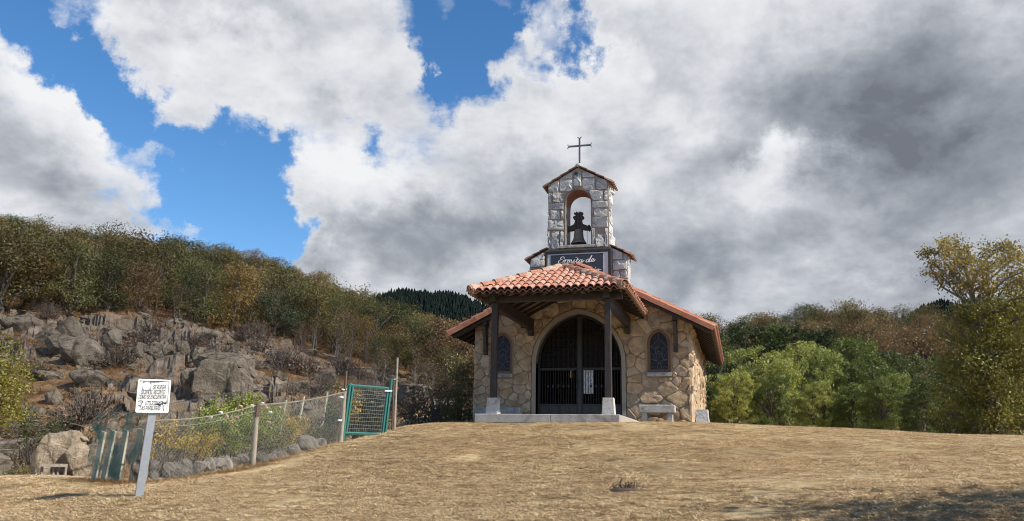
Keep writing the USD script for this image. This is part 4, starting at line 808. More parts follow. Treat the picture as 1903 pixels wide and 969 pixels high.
BARK = plain('oak_bark', (.085, .068, .055), .95, var=.35, scale=9, bump=.02, bscale=22)
BARK_PALE = plain('grey_bark', (.15, .13, .11), .95, var=.3, scale=9, bump=.02, bscale=22)
def leaves(rng, C, nrm, n, size, spread, aspect=.55, out=.5):
    """n small leaves about every clump centre"""
    m = len(C)*n; P = np.repeat(C, n, 0) + rng.normal(0, 1, (m, 3))*spread*[1, 1, .75]; N = np.repeat(nrm, n, 0)*out + rng.normal(0, .6, (m, 3)) + [0, 0, .25]; N /= np.linalg.norm(N, axis=1, keepdims=True)
    A = np.cross(N, rng.normal(0, 1, (m, 3))); A /= np.linalg.norm(A, axis=1, keepdims=True)+1e-9; B = np.cross(N, A); L = (size*rng.uniform(.65, 1.35, m))[:, None]
    V = np.stack([P-A*L*.5, P+B*L*aspect*.5-A*L*.05+N*L*.06, P+A*L*.5-N*L*.05, P-B*L*aspect*.5-A*L*.05+N*L*.06], 1).reshape(-1, 3); i = np.arange(m)*4
    return V, np.vstack([np.stack([i, i+1, i+2], 1), np.stack([i, i+2, i+3], 1)])
def tree_meshes(seed, H=6.0, bole=.13, lobes=9, R=2.0, nc=150, nl=16, leaf=.17, spread=.27, tr=.13, lean=.0, flat=.85, stems=1, twigs=40, inner=.35, lr=(.34, .55)):
    """trunk and limbs as one mesh, foliage as another; H high, crown radius R"""
    rng = np.random.default_rng(seed); T = MB(); Cc, Nn = [], []; zc = H*(bole+1)/2; ch = H*(1-bole)/2
    L = []
    for k in range(lobes):
        a = 2.4*k+rng.uniform(-.5, .5); rr = R*rng.uniform(.25, .72) if k else 0; z = zc + ch*rng.uniform(-.75, .62) if k else zc+ch*.55
        L.append((np.array([rr*math.cos(a)+lean*z/H, rr*math.sin(a), z]), R*rng.uniform(*lr)))
    for (c, lr) in L:
        n = max(4, int(nc*lr**2/sum(q[1]**2 for q in L))); d = rng.normal(0, 1, (n, 3)); d[:, 2] += .25; d /= np.linalg.norm(d, axis=1, keepdims=True); rad = np.where(rng.random(n) < inner, rng.uniform(.2, .8, n), rng.uniform(.8, 1.12, n))
        P = c + d*[1, 1, flat]*(lr*rad)[:, None]; P[:, 2] = np.maximum(P[:, 2], H*bole*.8); Cc.append(P); Nn.append(d)
    Cc, Nn = np.vstack(Cc), np.vstack(Nn)
    for s in range(stems):
        o = rng.normal(0, .22, 2) if stems > 1 else np.zeros(2); bend = rng.normal(0, .10, 2); top = np.array([o[0]*3+lean*.7+bend[0], o[1]*3+bend[1], H*.72]); base = np.array([o[0], o[1], -.35])
        path = np.array([base+(top-base)*t + np.array([*(rng.normal(0, .05, 2)*H/6), 0]) for t in np.linspace(0, 1, 7)]); T.tube(path, tr/math.sqrt(stems)*np.array([1.35, 1.0, .88, .75, .58, .4, .2]), 7)
        for c, lr in L[s::stems]:
            t0 = min(max((c[2]-lr-H*.12)/H/.72, .3), .85); i = int(t0*6); p = path[i]+(path[i+1]-path[i])*(t0*6-i); mid = (p+c)/2+rng.normal(0, .12, 3); T.tube([p, mid, c, c+(c-p)*.18], tr/math.sqrt(stems)*np.array([.5, .36, .22, .1]), 5)
            for q in rng.choice(len(Cc), min(len(Cc), max(2, twigs//lobes)), replace=False):
                if np.linalg.norm(Cc[q]-c) < lr*1.4: T.tube([c+(mid-c)*.3, (c+Cc[q])/2+rng.normal(0, .06, 3), Cc[q]], tr*np.array([.2, .13, .05]), 3, cap=False)
    V, F = leaves(rng, Cc, Nn, int(nl*1.35), leaf*.88, spread); k = H/np.quantile(V[:, 2], .998); Tv, Tf = T.mesh(); return (Tv*[1, 1, k], Tf), (V*[1, 1, k], F)
KINDS = {
 'russet_oak': dict(mat=leaf_mat('leaves_russet', (.11, .065, .03), (.225, .135, .06), (.34, .21, .095)), label='russet-brown leaved oak among the trees of the hillside wood', group='russet oaks on the hillside', seeds=(1, 2, 3), p=dict(H=6.2, R=2.3, nc=190, nl=16, leaf=.19)),
 'olive_oak': dict(mat=leaf_mat('leaves_olive', (.075, .06, .02), (.165, .13, .042), (.27, .21, .07)), label='olive-green oak turning brown in the hillside wood', group='olive oaks on the hillside', seeds=(4, 5, 6), p=dict(H=6.6, R=2.4, nc=200, nl=16, leaf=.19)),
 'green_oak': dict(mat=leaf_mat('leaves_green', (.042, .046, .016), (.10, .102, .032), (.175, .17, .056)), label='mid-green broad crowned oak in the hillside wood', group='green oaks on the hillside', seeds=(7, 8), p=dict(H=6.8, R=2.4, nc=210, nl=16, leaf=.18)),
 'holm_oak': dict(mat=leaf_mat('leaves_holm', (.018, .026, .014), (.040, .050, .024), (.07, .083, .038), trans=.15), label='dense dark evergreen oak on the hillside', group='dark evergreen oaks on the hillside', seeds=(9, 10), p=dict(H=5.6, R=2.3, bole=.14, nc=240, nl=18, leaf=.16, lobes=10, inner=.2)),
 'golden_oak': dict(mat=leaf_mat('leaves_golden', (.10, .060, .016), (.19, .125, .034), (.30, .20, .06)), label='golden-leaved oak among the trees of the hillside wood', group='golden oaks on the hillside', seeds=(11, 12), p=dict(H=5.8, R=2.0, nc=170, nl=15, leaf=.18)),
 'thin_oak': dict(mat=leaf_mat('leaves_thin', (.085, .052, .026), (.15, .095, .046), (.22, .15, .075)), label='slender half-bare brown oak with thin trunks at the wood edge', group='thin half-bare oaks at the wood edge', seeds=(13, 14), p=dict(H=5.2, R=1.5, nc=100, nl=9, leaf=.15, spread=.3, stems=2, tr=.10, twigs=70), bark=BARK_PALE),
 'ash_tree': dict(mat=leaf_mat('leaves_ash', (.055, .078, .018), (.175, .21, .045), (.40, .40, .095), trans=.3), label='bright green ash tree standing behind the crest right of the chapel', group='green ash trees right of the chapel', seeds=(15, 16, 17), p=dict(H=8.0, R=2.7, bole=.1, nc=330, nl=30, leaf=.17, spread=.145, lobes=26, inner=.05, flat=.7, lr=(.22, .38))),
 'dark_ash': dict(mat=leaf_mat('leaves_dark_ash', (.028, .042, .012), (.062, .085, .022), (.12, .145, .038)), label='darker green bushy tree behind the ash trees on the right', group='darker green trees on the right', seeds=(18, 19), p=dict(H=8.0, R=2.7, bole=.1, nc=290, nl=26, leaf=.18, spread=.15, lobes=22, inner=.05, flat=.7, lr=(.24, .4))),
}
TREES = {k: [] for k in KINDS}
def tree(kind, x, y, scale, z=None, rz=None, label=None, group=None, sq=1.0):
    K = KINDS[kind]; rng_ = np.random.default_rng(int(abs(x*977+y*131)) + 5); i = int(rng_.integers(len(K['seeds']))); z = float(relief(np.array([x]), np.array([y]))[0])-.1 if z is None else z
    rz = rng_.uniform(0, 6.28) if rz is None else rz; sc = (scale*sq, scale*sq, scale)
    have = [t for t in TREES[kind] if t[0] == i]
    if have: o = copy(have[0][1], kind, (x, y, z), rz, sc, label or K['label'], 'tree', group or K['group'])
    else:
        o = thing(kind, label or K['label'], 'tree', (x, y, z), rz, group or K['group'], sc); T, C = tree_meshes(K['seeds'][i], **K['p']); part(o, 'trunk', T, K.get('bark', BARK), smooth=60); part(o, 'crown', C, K['mat'])
    TREES[kind].append((i, o)); return o
def tree_px(kind, px, ytop, d, **k):
    """a tree at a distance along a column of the photograph, as tall as the photograph shows"""
    p = on_land(px, d); p[2] = float(relief(p[:1], p[1:2])[0]); top = at_dist(px, ytop, d)[2]; return tree(kind, p[0], p[1], max((top-p[2])/KINDS[kind]['p']['H'], .3), p[2]-.1, **k)
wr = np.random.default_rng(77)
# the wood on the left hill, from its lower edge to the skyline
def wood(n, f0, f1, d0, d1, kinds, w, sp, rs, hs=(.8, 1.25), avoid=()):
    P = list(avoid); out = 0
    for _ in range(n*30):
        if out >= n: break
        f = rs.uniform(f0, f1); lo, hi = d0(f), d1(f); d = math.exp(rs.uniform(math.log(lo), math.log(hi))); x, y = EYE[0]+d*(math.sin(f)*RGT2[0]+math.cos(f)*FWD2[0]), EYE[1]+d*(math.sin(f)*RGT2[1]+math.cos(f)*FWD2[1])
        if any((x-a)**2+(y-b)**2 < (sp*(.75+d/260))**2 for a, b in P): continue
        P.append((x, y)); out += 1; q = meshkit.noise(np.array([x*.045, y*.045, 3.0]), 5); ww = np.array(w(f, d, q)); tree(kinds[rs.choice(len(kinds), p=ww/ww.sum())], x, y, rs.uniform(*hs), sq=rs.uniform(.95, 1.2))
    return P
edge_l = lambda f: float(np.interp(f, np.radians([-33, -27, -20, -15, -9, -4]), [54, 57, 59, 57, 63, 72]))
ridge_l = lambda f: float(np.interp(f, np.radians([-33, -27, -20, -15, -9, -4, 0]), [122, 128, 142, 158, 185, 195, 200]))
KL = ['russet_oak', 'olive_oak', 'green_oak', 'holm_oak', 'golden_oak', 'thin_oak']
big = [('green_oak', 525, 528, 72, dict(label='large dark green oak with a leaning trunk at the wood edge above the rocks')), ('golden_oak', 590, 500, 150, dict(label='tall orange-brown oak rising above the skyline of the left hill')), ('olive_oak', 45, 398, 100, dict(label='tallest oak at the far left skyline of the hill')), ('holm_oak', 318, 437, 128, dict(label='dark rounded evergreen oak on the left skyline')),
       ('green_oak', 350, 500, 76, {}), ('olive_oak', 110, 500, 66, {}), ('green_oak', 440, 520, 78, {}), ('golden_oak', 330, 560, 70, {}), ('golden_oak', 400, 590, 66, {}), ('olive_oak', 250, 500, 72, {}), ('thin_oak', 580, 580, 62, {}), ('thin_oak', 620, 570, 66, {}), ('thin_oak', 655, 575, 64, {}), ('thin_oak', 560, 590, 58, {}), ('thin_oak', 640, 590, 56, {}), ('thin_oak', 490, 600, 60, {}), ('thin_oak', 470, 600, 66, {}), ('olive_oak', 740, 610, 60, {}), ('green_oak', 720, 620, 54, {}), ('thin_oak', 690, 600, 60, {}), ('thin_oak', 780, 640, 44, {}), ('olive_oak', 835, 640, 46, {}), ('thin_oak', 860, 650, 42, {}), ('golden_oak', 850, 660, 52, {}), ('thin_oak', 800, 660, 40, {}), ('green_oak', 800, 600, 80, {}), ('thin_oak', 715, 640, 46, {})]
taken = []
for k, px, yt, d, kw in big: tree_px(k, px, yt, d, **kw); p = on_land(px, d); taken.append((p[0], p[1]))
wood(640, math.radians(-33.5), math.radians(-4), lambda f: edge_l(f)+4, ridge_l, KL, lambda f, d, q: [1.3+2*(d > 95)*(f > -.45), 1.6, .9+.9*(d < 85), .6+1.5*(d > ridge_l(f)-22)+1.2*(q > .62), .8, .15+.9*(d < 75)], 2.15, wr, hs=(.62, 1.05), avoid=taken)
wood(110, math.radians(-5), math.radians(1.5), lambda f: 48, lambda f: 190, KL, lambda f, d, q: [1.6, 1.3, .8, .5, .6, .8], 2.4, wr, hs=(.6, 1.0))
# trees to the right
AL = 'ash_tree'
ASH_LABELS = ['green ash tree touching the right eave of the chapel', 'tall green ash tree, second from the chapel in the back row', 'green ash tree in the dip right of the second one', 'tall yellow-topped ash tree in the middle of the clump', 'green ash tree just left of the tallest one', 'tallest bright ash tree of the clump right of the chapel', 'rounded ash tree falling away right of the tallest one', 'last bright ash tree at the right end of the clump',
 'low bushy ash at the crest beside the granite block', 'low bright ash bush at the crest, second from the chapel', 'low ash at the crest below the middle of the clump', 'low ash at the crest below the tallest tree', 'low ash at the crest under the right end of the clump']
for px, yt, d, sq in ((1345, 690, 33, 1.0), (1398, 640, 37, 1.0), (1440, 665, 35, .95), (1478, 632, 40, 1.0), (1520, 640, 37, .9), (1566, 622, 40, 1.05), (1612, 655, 37, 1.0), (1640, 690, 35, 1.0), (1360, 735, 30.5, 1.0), (1425, 745, 31, 1.1), (1500, 720, 32, 1.1), (1570, 715, 32, 1.1), (1625, 745, 31, 1.1)):
    tree_px(AL, px, yt, d, sq=sq*1.05, label=ASH_LABELS.pop(0))
for px, yt, d in ((1690, 700, 40), (1740, 690, 42), (1690, 740, 33), (1745, 750, 32), (1790, 740, 34), (1330, 640, 46), (1690, 655, 52), (1650, 650, 55), (1750, 660, 56), (1385, 600, 58), (1440, 605, 60), (1495, 610, 60), (1340, 615, 62), (1700, 790, 30), (1860, 760, 34), (1900, 770, 36), (1820, 780, 33), (1780, 690, 60)):
    tree_px('dark_ash', px, yt, d, sq=1.15)
wood(150, math.radians(13.5), math.radians(33.5), lambda f: 75, lambda f: 158, ['russet_oak', 'olive_oak', 'green_oak', 'thin_oak', 'holm_oak'], lambda f, d, q: [1.2+1.5*(f > .38), 1.6, .7, .6+2.5*(f > .38), .25], 3.6, wr, hs=(.9, 1.3))
wood(40, math.radians(1.5), math.radians(13.5), lambda f: 90, lambda f: 165, ['russet_oak', 'olive_oak', 'green_oak'], lambda f, d, q: [1, 1, 1], 5.0, wr)
# tall ash at the right edge, its top in the sun and yellowing
YASH = leaf_mat('leaves_yellowing', (.10, .085, .02), (.31, .24, .06), (.60, .45, .13), trans=.42, scale=.8)
p = on_land(1838, 27.0); zt = at_dist(1838, 442, 27.0)[2]; Hh = zt-p[2]
tall = thing('tall_ash_tree', 'tall yellowing ash tree with an open top at the right edge of the picture', 'tree', (p[0], p[1], p[2]-.1))
trng = np.random.default_rng(99); T = MB(); Cc, Nn = [], []
def pl(px, py, dd=0.0): q = at_dist(px, py, 27.0+dd)-np.array([p[0], p[1], p[2]-.1]); return q
lob = [(1742, 470, 30, 0), (1780, 464, 26, .4), (1718, 474, 14, .1), (1728, 498, 20, .1), (1790, 495, 32, .2), (1838, 496, 34, -.5), (1862, 460, 20, .3), (1846, 466, 18, .3), (1888, 474, 24, .2), (1772, 522, 26, .2), (1826, 530, 30, -.3), (1880, 515, 32, .5), (1915, 500, 34, -.2), (1800, 470, 20, .6), (1750, 515, 18, .3), (1845, 545, 22, 0), (1795, 548, 14, .1),
 (1868, 562, 34, .3), (1905, 545, 36, -.2), (1848, 580, 28, -.5), (1815, 572, 20, .2), (1770, 590, 24, -.2), (1800, 600, 34, .3), (1840, 610, 46, .5), (1890, 590, 50, -.4), (1765, 625, 26, .4), (1800, 650, 40, .2), (1830, 680, 52, -.5), (1885, 665, 54, .3), (1930, 570, 54, 0), (1930, 650, 54, .4), (1775, 680, 30, 0), (1790, 725, 44, 0), (1850, 750, 54, .6), (1905, 740, 54, -.3), (1770, 770, 40, .3), (1825, 800, 50, .2), (1895, 800, 54, -.2), (1940, 760, 54, .3), (1815, 640, 30, -.55), (1845, 655, 34, -.6), (1835, 700, 36, -.7), (1850, 740, 40, -.7), (1822, 600, 26, -.5), (1810, 570, 22, -.4), (1858, 625, 34, -.5), (1800, 690, 34, -.5), (1870, 700, 40, -.6), (1865, 785, 40, -.7), (1960, 620, 54, -.5), (1960, 700, 54, .5)]; tb = pl(1850, 860); T.tube([pl(1850, 900), pl(1848, 760), pl(1835, 660), pl(1815, 600), pl(1805, 540), pl(1790, 480)], [.22, .19, .15, .11, .07, .03], 8)
for (lx, ly, lr, dd) in lob:
    c = pl(lx, ly, dd*1.6); rr = lr*27/1500*1.02; n = int(24*(rr/.8)**2) if ly > 560 else int(30*(rr/.8)**2); d_ = trng.normal(0, 1, (n, 3)); d_ /= np.linalg.norm(d_, axis=1, keepdims=True); P = c+d_*[1, 1, .85]*(rr*trng.uniform(.45, 1.1, n))[:, None]; Cc.append(P); Nn.append(d_)
    s0 = pl(1848-(770-min(ly+70, 770))*.18, min(ly+70, 800)); T.tube([s0, (s0+c)/2+trng.normal(0, .12, 3), c], [.045, .028, .012], 5)
    for q in trng.choice(n, min(n, 9), replace=False): T.tube([c, (c+P[q])/2+trng.normal(0, .04, 3), P[q]], [.022, .014, .006], 3, cap=False)
part(tall, 'trunk', T, BARK_PALE, smooth=60); cut = sum(len(c) for c, l in zip(Cc, lob) if l[1] < 560); Hi = np.vstack([c for c, l in zip(Cc, lob) if l[1] < 560]); Lo = np.vstack([c for c, l in zip(Cc, lob) if l[1] >= 560]); nh = np.vstack([c for c, l in zip(Nn, lob) if l[1] < 560]); nl_ = np.vstack([c for c, l in zip(Nn, lob) if l[1] >= 560])
part(tall, 'upper_crown', leaves(trng, Hi, nh, 48, .078, .12), YASH, label='yellowing open top of the crown'); part(tall, 'crown', leaves(trng, Lo, nl_, 52, .082, .16), leaf_mat('leaves_ash_olive', (.055, .06, .016), (.185, .18, .038), (.50, .41, .085), trans=.35, scale=.9, inst=0))
# yellow-green branch tree at the left edge, its trunk just outside
p = on_land(-95, 13.5); left = thing('maple_tree', 'sunlit yellow-green small tree reaching in at the left edge', 'tree', (p[0], p[1], p[2]-.05)); T = MB(); Cc, Nn = [], []
def pl(px, py, dd=0.0): return at_dist(px, py, 13.5+dd)-np.array([p[0], p[1], p[2]-.05])
T.tube([pl(-95, 930), pl(-92, 850), pl(-85, 760), pl(-95, 650), pl(-90, 560)], [.09, .075, .06, .04, .015], 7)
for lx, ly, lr, dd in ((10, 668, 34, 0), (30, 700, 34, .1), (15, 735, 38, -.1), (25, 765, 26, .1), (-30, 700, 60, .2), (-40, 760, 60, -.2), (-20, 640, 40, .1), (-90, 650, 80, .3), (-110, 740, 90, 0), (-150, 680, 90, .2), (-95, 590, 60, 0), (-5, 775, 28, -.2), (0, 700, 40, -.3)):
    c = pl(lx, ly, dd*2); rr = lr*13.5/1500; n = int(34*(rr/.5)**2)+6; d_ = trng.normal(0, 1, (n, 3)); d_ /= np.linalg.norm(d_, axis=1, keepdims=True); P = c+d_*[1, 1, .8]*(rr*trng.uniform(.3, 1.1, n))[:, None]; Cc.append(P); Nn.append(d_); s0 = pl(-88, min(ly+50, 840)); T.tube([s0, (s0+c)/2+trng.normal(0, .04, 3), c], [.03, .02, .01], 5)
V, F = leaves(trng, np.vstack(Cc), np.vstack(Nn), 24, .046, .07); part(left, 'trunk', T, BARK, smooth=60); part(left, 'crown', (V, F), leaf_mat('leaves_lime_yellow', (.07, .075, .014), (.18, .165, .028), (.34, .27, .05), trans=.42, scale=3.0, inst=0))
# ------------------------------------------------------------------ fenced garden on the left
def plane_through(a, b):
    """maps pixels onto the upright plane through two ground points"""
    a, b = np.asarray(a, float), np.asarray(b, float); n = np.array([-(b-a)[1], (b-a)[0], 0.0]); n /= np.linalg.norm(n)
    return (lambda px, py: (lambda r: EYE + r*((a-EYE)@n)/(r@n))(ray(px, py))), n
def wires(path_b, path_t, pitch, rad, diag=True, tri=3):
    """chain-link: zigzag wires standing side by side between a lower and an upper line (arrays of points)"""
    path_b, path_t = np.asarray(path_b, float), np.asarray(path_t, float); sl = np.r_[0, np.cumsum(np.linalg.norm(np.diff(path_b[:, :2], axis=0), axis=1))]; L = sl[-1]; m = MB()
    def at(s, h):
        b = np.stack([np.interp(s, sl, path_b[:, k]) for k in range(3)], -1); t = np.stack([np.interp(s, sl, path_t[:, k]) for k in range(3)], -1); return b+(t-b)*h[:, None]
    H = np.linalg.norm(path_t-path_b, axis=1).mean(); n = max(3, int(H/(pitch*.5)))
    for i in range(int(L/(pitch*.5))-1):
        k = np.arange(n+1); s = np.clip(i*pitch*.5 + (k % 2)*pitch*.5, 0, L) if i % 2 == 0 else np.clip(i*pitch*.5 + ((k+1) % 2)*pitch*.5*0 + (k % 2)*pitch*.5, 0, L)
        if i % 2: continue
        m.tube(at(s, k/n), rad, tri, cap=False)
    # the second set closes the diamonds
    for i in range(1, int(L/(pitch*.5))-1, 2):
        k = np.arange(n+1); s = np.clip(i*pitch*.5 + ((k+1) % 2)*pitch*.5, 0, L); m.tube(at(s, k/n), rad, tri, cap=False)
    return m
WIRE = plain('galvanised_wire', (.13, .145, .135), .55, metal=.3, var=.15); WIRE_DARK = plain('dark_wire', (.05, .052, .055), .6, metal=.2, var=.2)
POLE = plain('weathered_pole', (.25, .215, .17), .9, var=.35, scale=14, bump=.006); RUST = plain('rusty_post', (.09, .055, .04), .85, var=.4, scale=20, bump=.004); PALE_POST = plain('pale_concrete_post', (.38, .36, .27), .9, var=.2)
GREEN_PAINT = plain('green_gate_paint', (.028, .125, .105), .45, var=.10, scale=6)
FA, FB, FC, FD = at_dist(632, 822, 18.0), at_dist(470, 866, 15.25), at_dist(264, 900, 13.45), at_dist(160, 887, 15.0)
plAB, _ = plane_through(FA, FB); plBC, _ = plane_through(FB, FC); plCD, nCD = plane_through(FC, FD)
fence = thing('garden_fence', 'sagging chain-link fence on weathered poles along the front of the rose garden', 'fence')
def pole(parent, a, b, r0, r1, m, name='post'): return part(parent, name, MB().tube([a-[0, 0, .25], a+(b-a)*.35, a+(b-a)*.7, b], [r0, r0*.97, r1*1.02, r1], 8), m, smooth=60)
tA, tB, tC = plAB(640, 729), plAB(478, 753), plBC(284, 782)
part(fence, 'post', MB().tube([FA-[0, 0, .25], plAB(636, 790), plAB(640, 728)], [.055, .05, .046], 8), POLE, smooth=60); part(fence, 'post_extension', MB().tube([plAB(640.5, 732), plAB(643.5, 690)], [.035, .03], 6), RUST)
part(fence, 'post', MB().tube([FB-[0, 0, .25], plAB(473, 820), plAB(478, 752)], [.05, .047, .042], 8), POLE, smooth=60); part(fence, 'post_extension', MB().tube([plAB(476.4, 775), plAB(478.4, 751)], [.052, .05], 8), RUST)
part(fence, 'post', MB().tube([FC-[0, 0, .25], plBC(272, 850), plBC(283, 772)], [.05, .047, .042], 8), POLE, smooth=60)
gl = lambda a, b, n: np.array([(lambda p: [p[0], p[1], land1(p[0], p[1])+.02])(a+(b-a)*t) for t in np.linspace(0, 1, n)])
top = MB(); ab = np.array([tA+(tB-tA)*t-[0, 0, .05*math.sin(math.pi*t)] for t in np.linspace(0, 1, 9)]); bc = np.array([tB+(tC-tB)*t-[0, 0, .07*math.sin(math.pi*t)] for t in np.linspace(0, 1, 9)])
top.tube(ab, .011, 5); top.tube(bc, .010, 5); top.tube(bc-[0, 0, .10], .006, 4); part(fence, 'top_rail', top, plain('lichened_rail', (.19, .18, .13), .9, var=.3))
cl = MB(); cl.add(*wires(gl(FA, FB, 9), ab, .085, .0032).mesh()); cl.add(*wires(gl(FB, FC, 9), bc, .085, .0029).mesh()); part(fence, 'wire_mesh', cl, WIRE)
for x, y in ((637, 738), (633.5, 781), (641, 724)): part(fence, 'wire_tie', MB().tube([plAB(x-5, y), plAB(x, y+1), plAB(x+5, y-1)], .018, 6), WHITE_PAINT)
# green netting over leaning boards, at the garden's left end
NET = mat('green_shade_net', {'tc': ('geometry', {}), 'mp': ('mapping', {'scale': (130.0, 130.0, 170.0)}), 'n': ('noise_texture', {'scale': 1.0, 'detail': 1.0}), 'b': ('noise_texture', {'scale': 3.0, 'detail': 4.0}), 'ad': ('math', {'math_type': 'multiply_add', 'value2': .75}), 'mr': ('map_range', {'from_min': .76, 'from_max': .92, 'to_min': 0.0, 'to_max': 1.0, 'clamp': True}),
    'c': ('rgb_ramp', {'ramp': [(0.3, (.10, .17, .155)), (0.7, (.22, .32, .29))]}), 'd': ('diffuse_bsdf', {}), 'tl': ('translucent_bsdf', {'color': (.05, .12, .11)}), 'dx': ('mix_closure', {'fac': .3}), 't': ('transparent_bsdf', {}), 'x': ('mix_closure', {})},
    [('tc.position', 'mp.vector'), ('mp.vector', 'n.vector'), ('tc.position', 'b.vector'), ('n.fac', 'ad.value1'), ('b.fac', 'ad.value3'), ('ad.value', 'mr.value'), ('mr.result', 'x.fac'), ('b.fac', 'c.fac'), ('c.color', 'd.color'), ('d.BSDF', 'dx.closure1'), ('tl.BSDF', 'dx.closure2'), ('dx.closure', 'x.closure1'), ('t.BSDF', 'x.closure2')], surface='x.closure')
net = thing('net_screen', 'green shade net stretched over four leaning boards at the garden corner', 'screen')
BOARDW = plain('grey_board', (.36, .35, .27), .9, var=.3, scale=10, bump=.004)
sg_ = np.sign((FC-EYE)@nCD)
for (x0, y0, x1, y1) in ((181, 802, 162, 886), (200, 800, 179, 890), (223, 799, 204, 896), (250, 797, 231, 899)):
    a, b = plCD(x1, y1)-[0, 0, .2], plCD(x0, y0); part(net, 'board', MB().bar(a+nCD*.10*sg_, b+nCD*.10*sg_, .15, .035, nCD, .004), BOARDW)
for x0, y0, x1, y1 in ((158, 890, 187, 768), (240, 904, 272, 762)): part(net, 'post', MB().tube([plCD(x0, y0)+nCD*.13*sg_, plCD(x1, y1)+nCD*.13*sg_], .022, 6), RUST)
nr_ = np.random.default_rng(12)
def cloth(quad, nu, nv, amp, seed):
    q = [plCD(*c) for c in quad]; V = []
    for i in range(nu+1):
        for j in range(nv+1):
            u, v = i/nu, j/nv; p = (q[0]*(1-u)+q[1]*u)*(1-v)+(q[3]*(1-u)+q[2]*u)*v; V.append(p - nCD*.06*sg_ + nCD*amp*(meshkit.fbm(np.array([u*6+seed, v*5, 0.5]), 3, seed)-.55)*2)
    F = [[i*(nv+1)+j, (i+1)*(nv+1)+j, (i+1)*(nv+1)+j+1, i*(nv+1)+j+1] for i in range(nu) for j in range(nv)]; return np.array(V), np.array(F)
part(net, 'net', cloth([(158, 890), (262, 903), (282, 785), (188, 790)], 26, 18, .05, 3), NET, smooth=True)
V, F = cloth([(180, 802), (268, 803), (276, 764), (188, 768)], 24, 8, .07, 7); part(net, 'folded_net_top', (V-nCD*.04*sg_, F), NET, smooth=True)
# gate
plG, nG = plane_through(FA+[0, 0, 0], at_dist(735, 798, 19.0)); gate = thing('garden_gate', 'green metal garden gate with wire mesh and white latch', 'gate')
def gbar(name, a, b, w): return part(gate, name, MB().bar(plG(*a), plG(*b), w, w, (0.2, .98, .1), .006), GREEN_PAINT)
gbar('post', (636.5, 822), (650.5, 712), .058); gbar('post', (715.5, 809), (727.5, 704), .058)
gbar('frame_side', (643, 806), (656, 715), .05); gbar('frame_side', (710.5, 806), (721, 720), .05); gbar('frame_top', (652.5, 716.5), (721, 722), .05); gbar('frame_bottom', (640.5, 805), (713, 807.5), .05); gbar('hinge_bar', (646, 715), (655, 715.5), .04)
gm = MB()
for k in range(1, 12): t = k/12; gm.tube([plG(655+(642-655)*t, 718+(804-718)*t), plG(720+(711-720)*t, 722+(805-722)*t)], .0042, 4)
for k in range(1, 17): t = k/17; gm.tube([plG(653.5+67*t, 717+5*t), plG(641+71*t, 805+2*t)], .0036, 4)
part(gate, 'wire_panel', gm, WIRE); part(gate, 'latch', MB().bar(plG(713, 727)-nG*.04*np.sign((FA-EYE)@nG), plG(726, 727)-nG*.04*np.sign((FA-EYE)@nG), .035, .03, bev=.005), WHITE_PAINT)
polew = thing('wooden_pole', 'tall weathered wooden pole standing right of the green gate', 'pole', tuple(at_dist(735, 799, 19.0))); P0 = at_dist(735, 799, 19.0)
part(polew, 'upper_pole', MB().tube([plG(733, 800)-P0-[0, 0, .3], plG(735, 740)-P0, plG(738.5, 665)-P0], [.034, .032, .026], 7), POLE, smooth=60); part(polew, 'lower_stake', MB().tube([plG(729, 801)-P0-[0, 0, .2], plG(731.5, 702)-P0], [.026, .022], 6), RUST); part(polew, 'tie', MB().tube([plG(729, 706)-P0-nG*.03, plG(737, 705)-P0-nG*.03], .018, 5), WIRE)
# the taller dark fence behind the garden
rear = thing('rear_fence', 'taller dark wire fence on thin rusty posts behind the rose garden', 'fence'); RB = [on_land(px, d) for px, d in ((300, 18.5), (370, 19.5), (460, 20.4), (535, 20.9), (600, 21.2), (645, 21.0), (668, 20.6), (730, 19.4))]
RT = [at_dist(px, py, d) for px, py, d in ((305, 752, 18.5), (372, 741, 19.5), (462, 724, 20.4), (536, 712, 20.9), (602, 697, 21.2), (646, 686, 21.0), (669, 684, 20.6), (733, 689, 19.4))]
for i in (1, 2, 3, 5, 6): part(rear, 'post', MB().tube([RB[i]-[0, 0, .2], RT[i]+[0, 0, .12]], [.018, .015], 6), RUST)
part(rear, 'wire_mesh', wires(RB, RT, .085, .0036), WIRE_DARK); tw = MB(); tw.tube(RT, .007, 5); tw.tube([b+(t-b)*.62 for b, t in zip(RB, RT)], .006, 4); part(rear, 'line_wire', tw, WIRE_DARK)
for (x, y0, y1, d) in ((532, 786, 744, 19.2), (565, 778, 737, 19.5), (609, 757, 728, 19.8)):
    a = on_land(x-3, d); part(rear, 'stake', MB().tube([a-[0, 0, .2], at_dist(x, y1, d)], [.032, .028], 6), PALE_POST)
